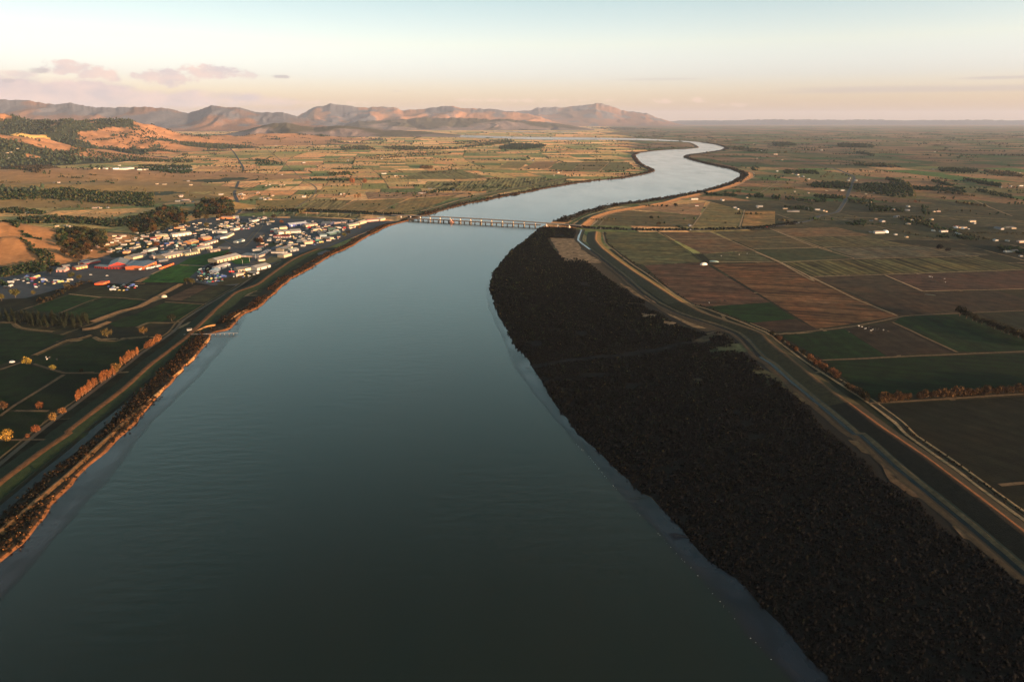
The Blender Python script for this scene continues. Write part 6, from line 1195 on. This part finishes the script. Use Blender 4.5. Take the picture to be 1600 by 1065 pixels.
# cattle
def cow_mesh():
    sk = bpy.data.meshes.new('cattle'); vs = [(0, 0, 1.15), (-.75, 0, 1.2), (.7, 0, 1.2), (1.05, 0, 1.35), (1.45, 0, 1.15)]; rs = [.36, .34, .34, .2, .13]; e = [(0, 1), (0, 2), (2, 3), (3, 4)]
    for x, par in ((-.7, 1), (.6, 2)):
        for y in (-.2, .2): b = len(vs); vs += [(x, y, .75), (x + .03, y, .4), (x, y, .03)]; rs += [.14, .08, .07]; e += [(par, b), (b, b + 1), (b + 1, b + 2)]
    b = len(vs); vs += [(-1.1, 0, 1.2), (-1.15, 0, .6)]; rs += [.05, .03]; e += [(1, b), (b, b + 1)]
    sk.from_pydata(vs, e, []); o = bpy.data.objects.new('cattle', sk); COL.objects.link(o); o.modifiers.new('s', 'SKIN'); 
    for i, rr in enumerate(rs): sk.skin_vertices[0].data[i].radius = (rr, rr)
    sk.skin_vertices[0].data[0].use_root = True
    dg = bpy.context.evaluated_depsgraph_get(); me = bpy.data.meshes.new_from_object(o.evaluated_get(dg)); bpy.data.objects.remove(o); me.name = 'cattle'; me.materials.clear(); me.materials.append(M_PAINT); return me
try: COW = cow_mesh()
except Exception as ex: print('cow', ex); COW = None
if COW:
    CG = [(rC((460, 322), (520, 318), (700, 350), (560, 362)), 30, 'grey brown grazed paddock', None), (rB((790, 212), (960, 205), (1120, 205), (1170, 222), (900, 232)), 26, 'paddock above the white hay heap', None), (rB((830, 508), (850, 485), (990, 490), (960, 515)), 12, 'brown paddock corner', None), (rC((800, 40), (1000, 50), (980, 85), (850, 70)), 26, 'reddish paddock', None), (zE((270, 452), (345, 455), (340, 468), (280, 466)), 8, 'dark paddock right of the yellow tree', None)]
    for poly, n, nm, _ in CG:
        x, y = scatter(W(poly), n * 6)
        for a_, b_2 in list(zip(x, y))[:n]:
            w = random.random() < .12; o = link('cattle', COW, None, None, (.6, .55, .5) if w else (.02, .016, .014)); o.location = (a_, b_2, .17); o.rotation_euler = (0, 0, random.uniform(0, 6.28)); s = random.uniform(.85, 1.1); o.scale = (s,) * 3
            tag(o, '%s cow grazing in the %s' % ('white' if w else 'black', nm), 'cow', 'cattle in the %s' % nm)
settle()
# ------------------------------------------------------------------ sky, sun, haze, camera
SUN_AZ, SUN_EL = 117, 5.0
w = bpy.data.worlds.new("World"); SC.world = w; w.use_nodes = True; nt = w.node_tree; L = nt.links
sky = N(nt, 'ShaderNodeTexSky', sky_type='NISHITA'); sky.sun_disc = False; sky.sun_elevation = R(SUN_EL); sky.sun_rotation = R(SUN_AZ); sky.altitude = 200; sky.dust_density = 1.2
tc = N(nt, 'ShaderNodeTexCoord').outputs['Generated']; s3 = N(nt, 'ShaderNodeSeparateXYZ'); L.new(tc, s3.inputs[0])
el = mathn(nt, 'MULTIPLY', mathn(nt, 'ARCSINE', s3.outputs[2]), 57.2958); az = mathn(nt, 'MULTIPLY', mathn(nt, 'ARCTAN2', s3.outputs[0], s3.outputs[1]), 57.2958)
rp = N(nt, 'ShaderNodeValToRGB'); L.new(mapr(nt, el, -2, 38, 0, 1), rp.inputs[0]); cr = rp.color_ramp
TINT = [(-2, (.84, .78, 1.6)), (0, (.82, .80, 1.66)), (1.0, (.82, .82, 1.62)), (3.2, (.80, .83, 1.52)), (5.5, (.97, .91, 1.18)), (9, (.77, .79, .90)), (16, (1.12, 1.18, 1.04)), (26, (.90, 1.03, .84)), (38, (.42, .56, .50))]
while len(cr.elements) < len(TINT): cr.elements.new(.5)
for e_, (k, c) in zip(cr.elements, TINT): e_.position = (k + 2) / 40
for e_, (k, c) in zip(cr.elements, TINT): e_.color = (*[v / 2 for v in c], 1)
vc = N(nt, 'ShaderNodeCombineXYZ')      # keep the lower hemisphere lit by the horizon band
zc = mathn(nt, 'MAXIMUM', s3.outputs[2], .012); L.new(s3.outputs[0], vc.inputs[0]); L.new(s3.outputs[1], vc.inputs[1]); L.new(zc, vc.inputs[2]); L.new(vc.outputs[0], sky.inputs[0])
c = mixc(nt, 1.0, sky.outputs[0], rp.outputs[0], 'MULTIPLY'); vm = N(nt, 'ShaderNodeVectorMath', operation='SCALE'); L.new(c, vm.inputs[0]); L.new(mapr(nt, az, -60, 10, 1.38, 2.0), vm.inputs['Scale']); skyc = vm.outputs[0]
def pxdir(px, py): d = ray(px, py); l = math.sqrt(sum(k * k for k in d)); return math.degrees(math.atan2(d[0], d[1])), math.degrees(math.asin(d[2] / l))
cv = N(nt, 'ShaderNodeCombineXYZ'); L.new(az, cv.inputs[0]); L.new(el, cv.inputs[1])
n_big = noise(nt, scaled(nt, cv.outputs[0], (.35, .8, 1)), 1.0, 6, .6); n_f = noise(nt, scaled(nt, cv.outputs[0], (1.1, 2.2, 1)), 1.0, 5, .62); n_w = noise(nt, scaled(nt, cv.outputs[0], (.09, 2.4, 1)), 1.0, 4, .5)
def cloud(px, py, wx, wy, nz, thr=.5, soft=.16, dens=.8):
    a0_, e0 = pxdir(px, py); sx = wx / F * 57.3 * .85; sy = wy / F * 57.3
    dx = mathn(nt, 'DIVIDE', mathn(nt, 'SUBTRACT', az, a0_), sx); dy = mathn(nt, 'DIVIDE', mathn(nt, 'SUBTRACT', el, e0), sy)
    r2 = mathn(nt, 'ADD', mathn(nt, 'MULTIPLY', dx, dx), mathn(nt, 'MULTIPLY', dy, dy))
    m = mathn(nt, 'SUBTRACT', nz, mathn(nt, 'MULTIPLY', r2, .22)); return mathn(nt, 'MULTIPLY', mapr(nt, m, thr - soft, thr + soft * .6, 0, 1), dens)
CL = [cloud(105, 106, 34, 9, n_f, .33, .11), cloud(150, 115, 30, 9, n_f, .35, .11), cloud(175, 124, 16, 6, n_f, .45), cloud(258, 121, 44, 11, n_f, .34, .11), cloud(330, 112, 44, 9, n_f, .34, .11), cloud(385, 118, 18, 5, n_f, .36, .16, .6), cloud(30, 115, 18, 4, n_f, .34, .16, .55)]
bank = [cloud(40, 143, 130, 14, n_big, .24, .12, .95), cloud(150, 154, 210, 10, n_big, .24, .16, .9), cloud(-60, 150, 200, 22, n_big, .26, .16, .9), cloud(300, 158, 160, 6, n_big, .26, .16, .6)]
mb = bank[0]
for q in bank[1:]: mb = mathn(nt, 'MAXIMUM', mb, q)
m = CL[0]
for q in CL[1:]: m = mathn(nt, 'MAXIMUM', m, q)
low = [cloud(440, 120, 16, 2.5, n_f, .34, .14, .75), cloud(1450, 139, 240, 4.5, n_w, .40, .2, .5), cloud(1570, 121, 60, 2, n_w, .36, .16, .5), cloud(1030, 124, 90, 2, n_w, .40, .2, .3), cloud(62, 110, 12, 3, n_f, .34, .16, .7), cloud(15, 126, 10, 3, n_f, .36, .16, .6), cloud(620, 143, 12, 1.6, n_f, .34, .1, .25)]
m2 = low[0]
for q in low[1:]: m2 = mathn(nt, 'MAXIMUM', m2, q)
tiny = [cloud(1035, 158, 22, 4, n_f, .42, .08, .55), cloud(1090, 158, 20, 5, n_f, .42, .08, .6), cloud(1150, 164, 30, 4, n_f, .45, .08, .4), cloud(800, 157, 220, 3, n_f, .46, .08, .4), cloud(480, 160, 240, 3, n_f, .48, .08, .4)]
m3 = tiny[0]
for q in tiny[1:]: m3 = mathn(nt, 'MAXIMUM', m3, q)
shade = mapr(nt, noise(nt, scaled(nt, cv.outputs[0], (.5, 1.0, 1)), 1.0, 3, .5), .35, .65, 0, 1)
pk = mixc(nt, shade, (2.3, 1.62, 1.40), (1.62, 1.36, 1.40))
o1 = mixc(nt, mb, skyc, mixc(nt, shade, (2.15, 1.62, 1.48), (1.52, 1.32, 1.38))); o1 = mixc(nt, m, o1, pk); o1 = mixc(nt, m2, o1, (1.25, 1.10, 1.12)); o1 = mixc(nt, m3, o1, (2.5, 1.75, 1.4))
bgn = nt.nodes['Background']; L.new(o1, bgn.inputs[0]); bgn.inputs[1].default_value = .15
sd = bpy.data.lights.new('sun', 'SUN'); sd.energy = 5.0; sd.angle = R(.5); sd.color = (1, .60, .33)
so = bpy.data.objects.new('sun', sd); COL.objects.link(so); e_ = R(SUN_EL); a_ = R(SUN_AZ)
so.rotation_euler = Vector((math.sin(a_) * math.cos(e_), math.cos(a_) * math.cos(e_), math.sin(e_))).to_track_quat('Z', 'Y').to_euler()
V = []; Fc = []; box(-95000, 95000, -5000, 95000, -6, 1290, V, Fc)
hm = bpy.data.materials.new('haze'); hm.use_nodes = True; nt = hm.node_tree; nt.nodes.clear(); out = N(nt, 'ShaderNodeOutputMaterial'); pv = N(nt, 'ShaderNodeVolumePrincipled')
pv.inputs['Color'].default_value = (.55, .65, .90, 1); pv.inputs['Density'].default_value = HAZE = 1.6e-5; pv.inputs['Anisotropy'].default_value = .0; nt.links.new(pv.outputs[0], out.inputs['Volume'])
tag(link('haze', mk('haze', V, Fc, hm)), 'thin evening haze over the whole plain', None, None, 'stuff')
cam = bpy.data.cameras.new('camera'); cam.sensor_width = 36; cam.lens = F / 1600 * 36; cam.clip_start = 1; cam.clip_end = 300000
co = bpy.data.objects.new('camera', cam); COL.objects.link(co); co.location = (0, 0, CAMH); co.rotation_euler = (math.pi / 2 - PITCH, 0, 0); SC.camera = co
SC.render.engine = 'CYCLES'; SC.cycles.use_denoising = True; SC.cycles.max_bounces = 5; SC.cycles.volume_bounces = 1; SC.cycles.diffuse_bounces = 2; SC.cycles.glossy_bounces = 3
SC.view_settings.view_transform = 'Standard'; SC.view_settings.look = 'None'; SC.view_settings.exposure = 1.55; SC.view_settings.gamma = 1
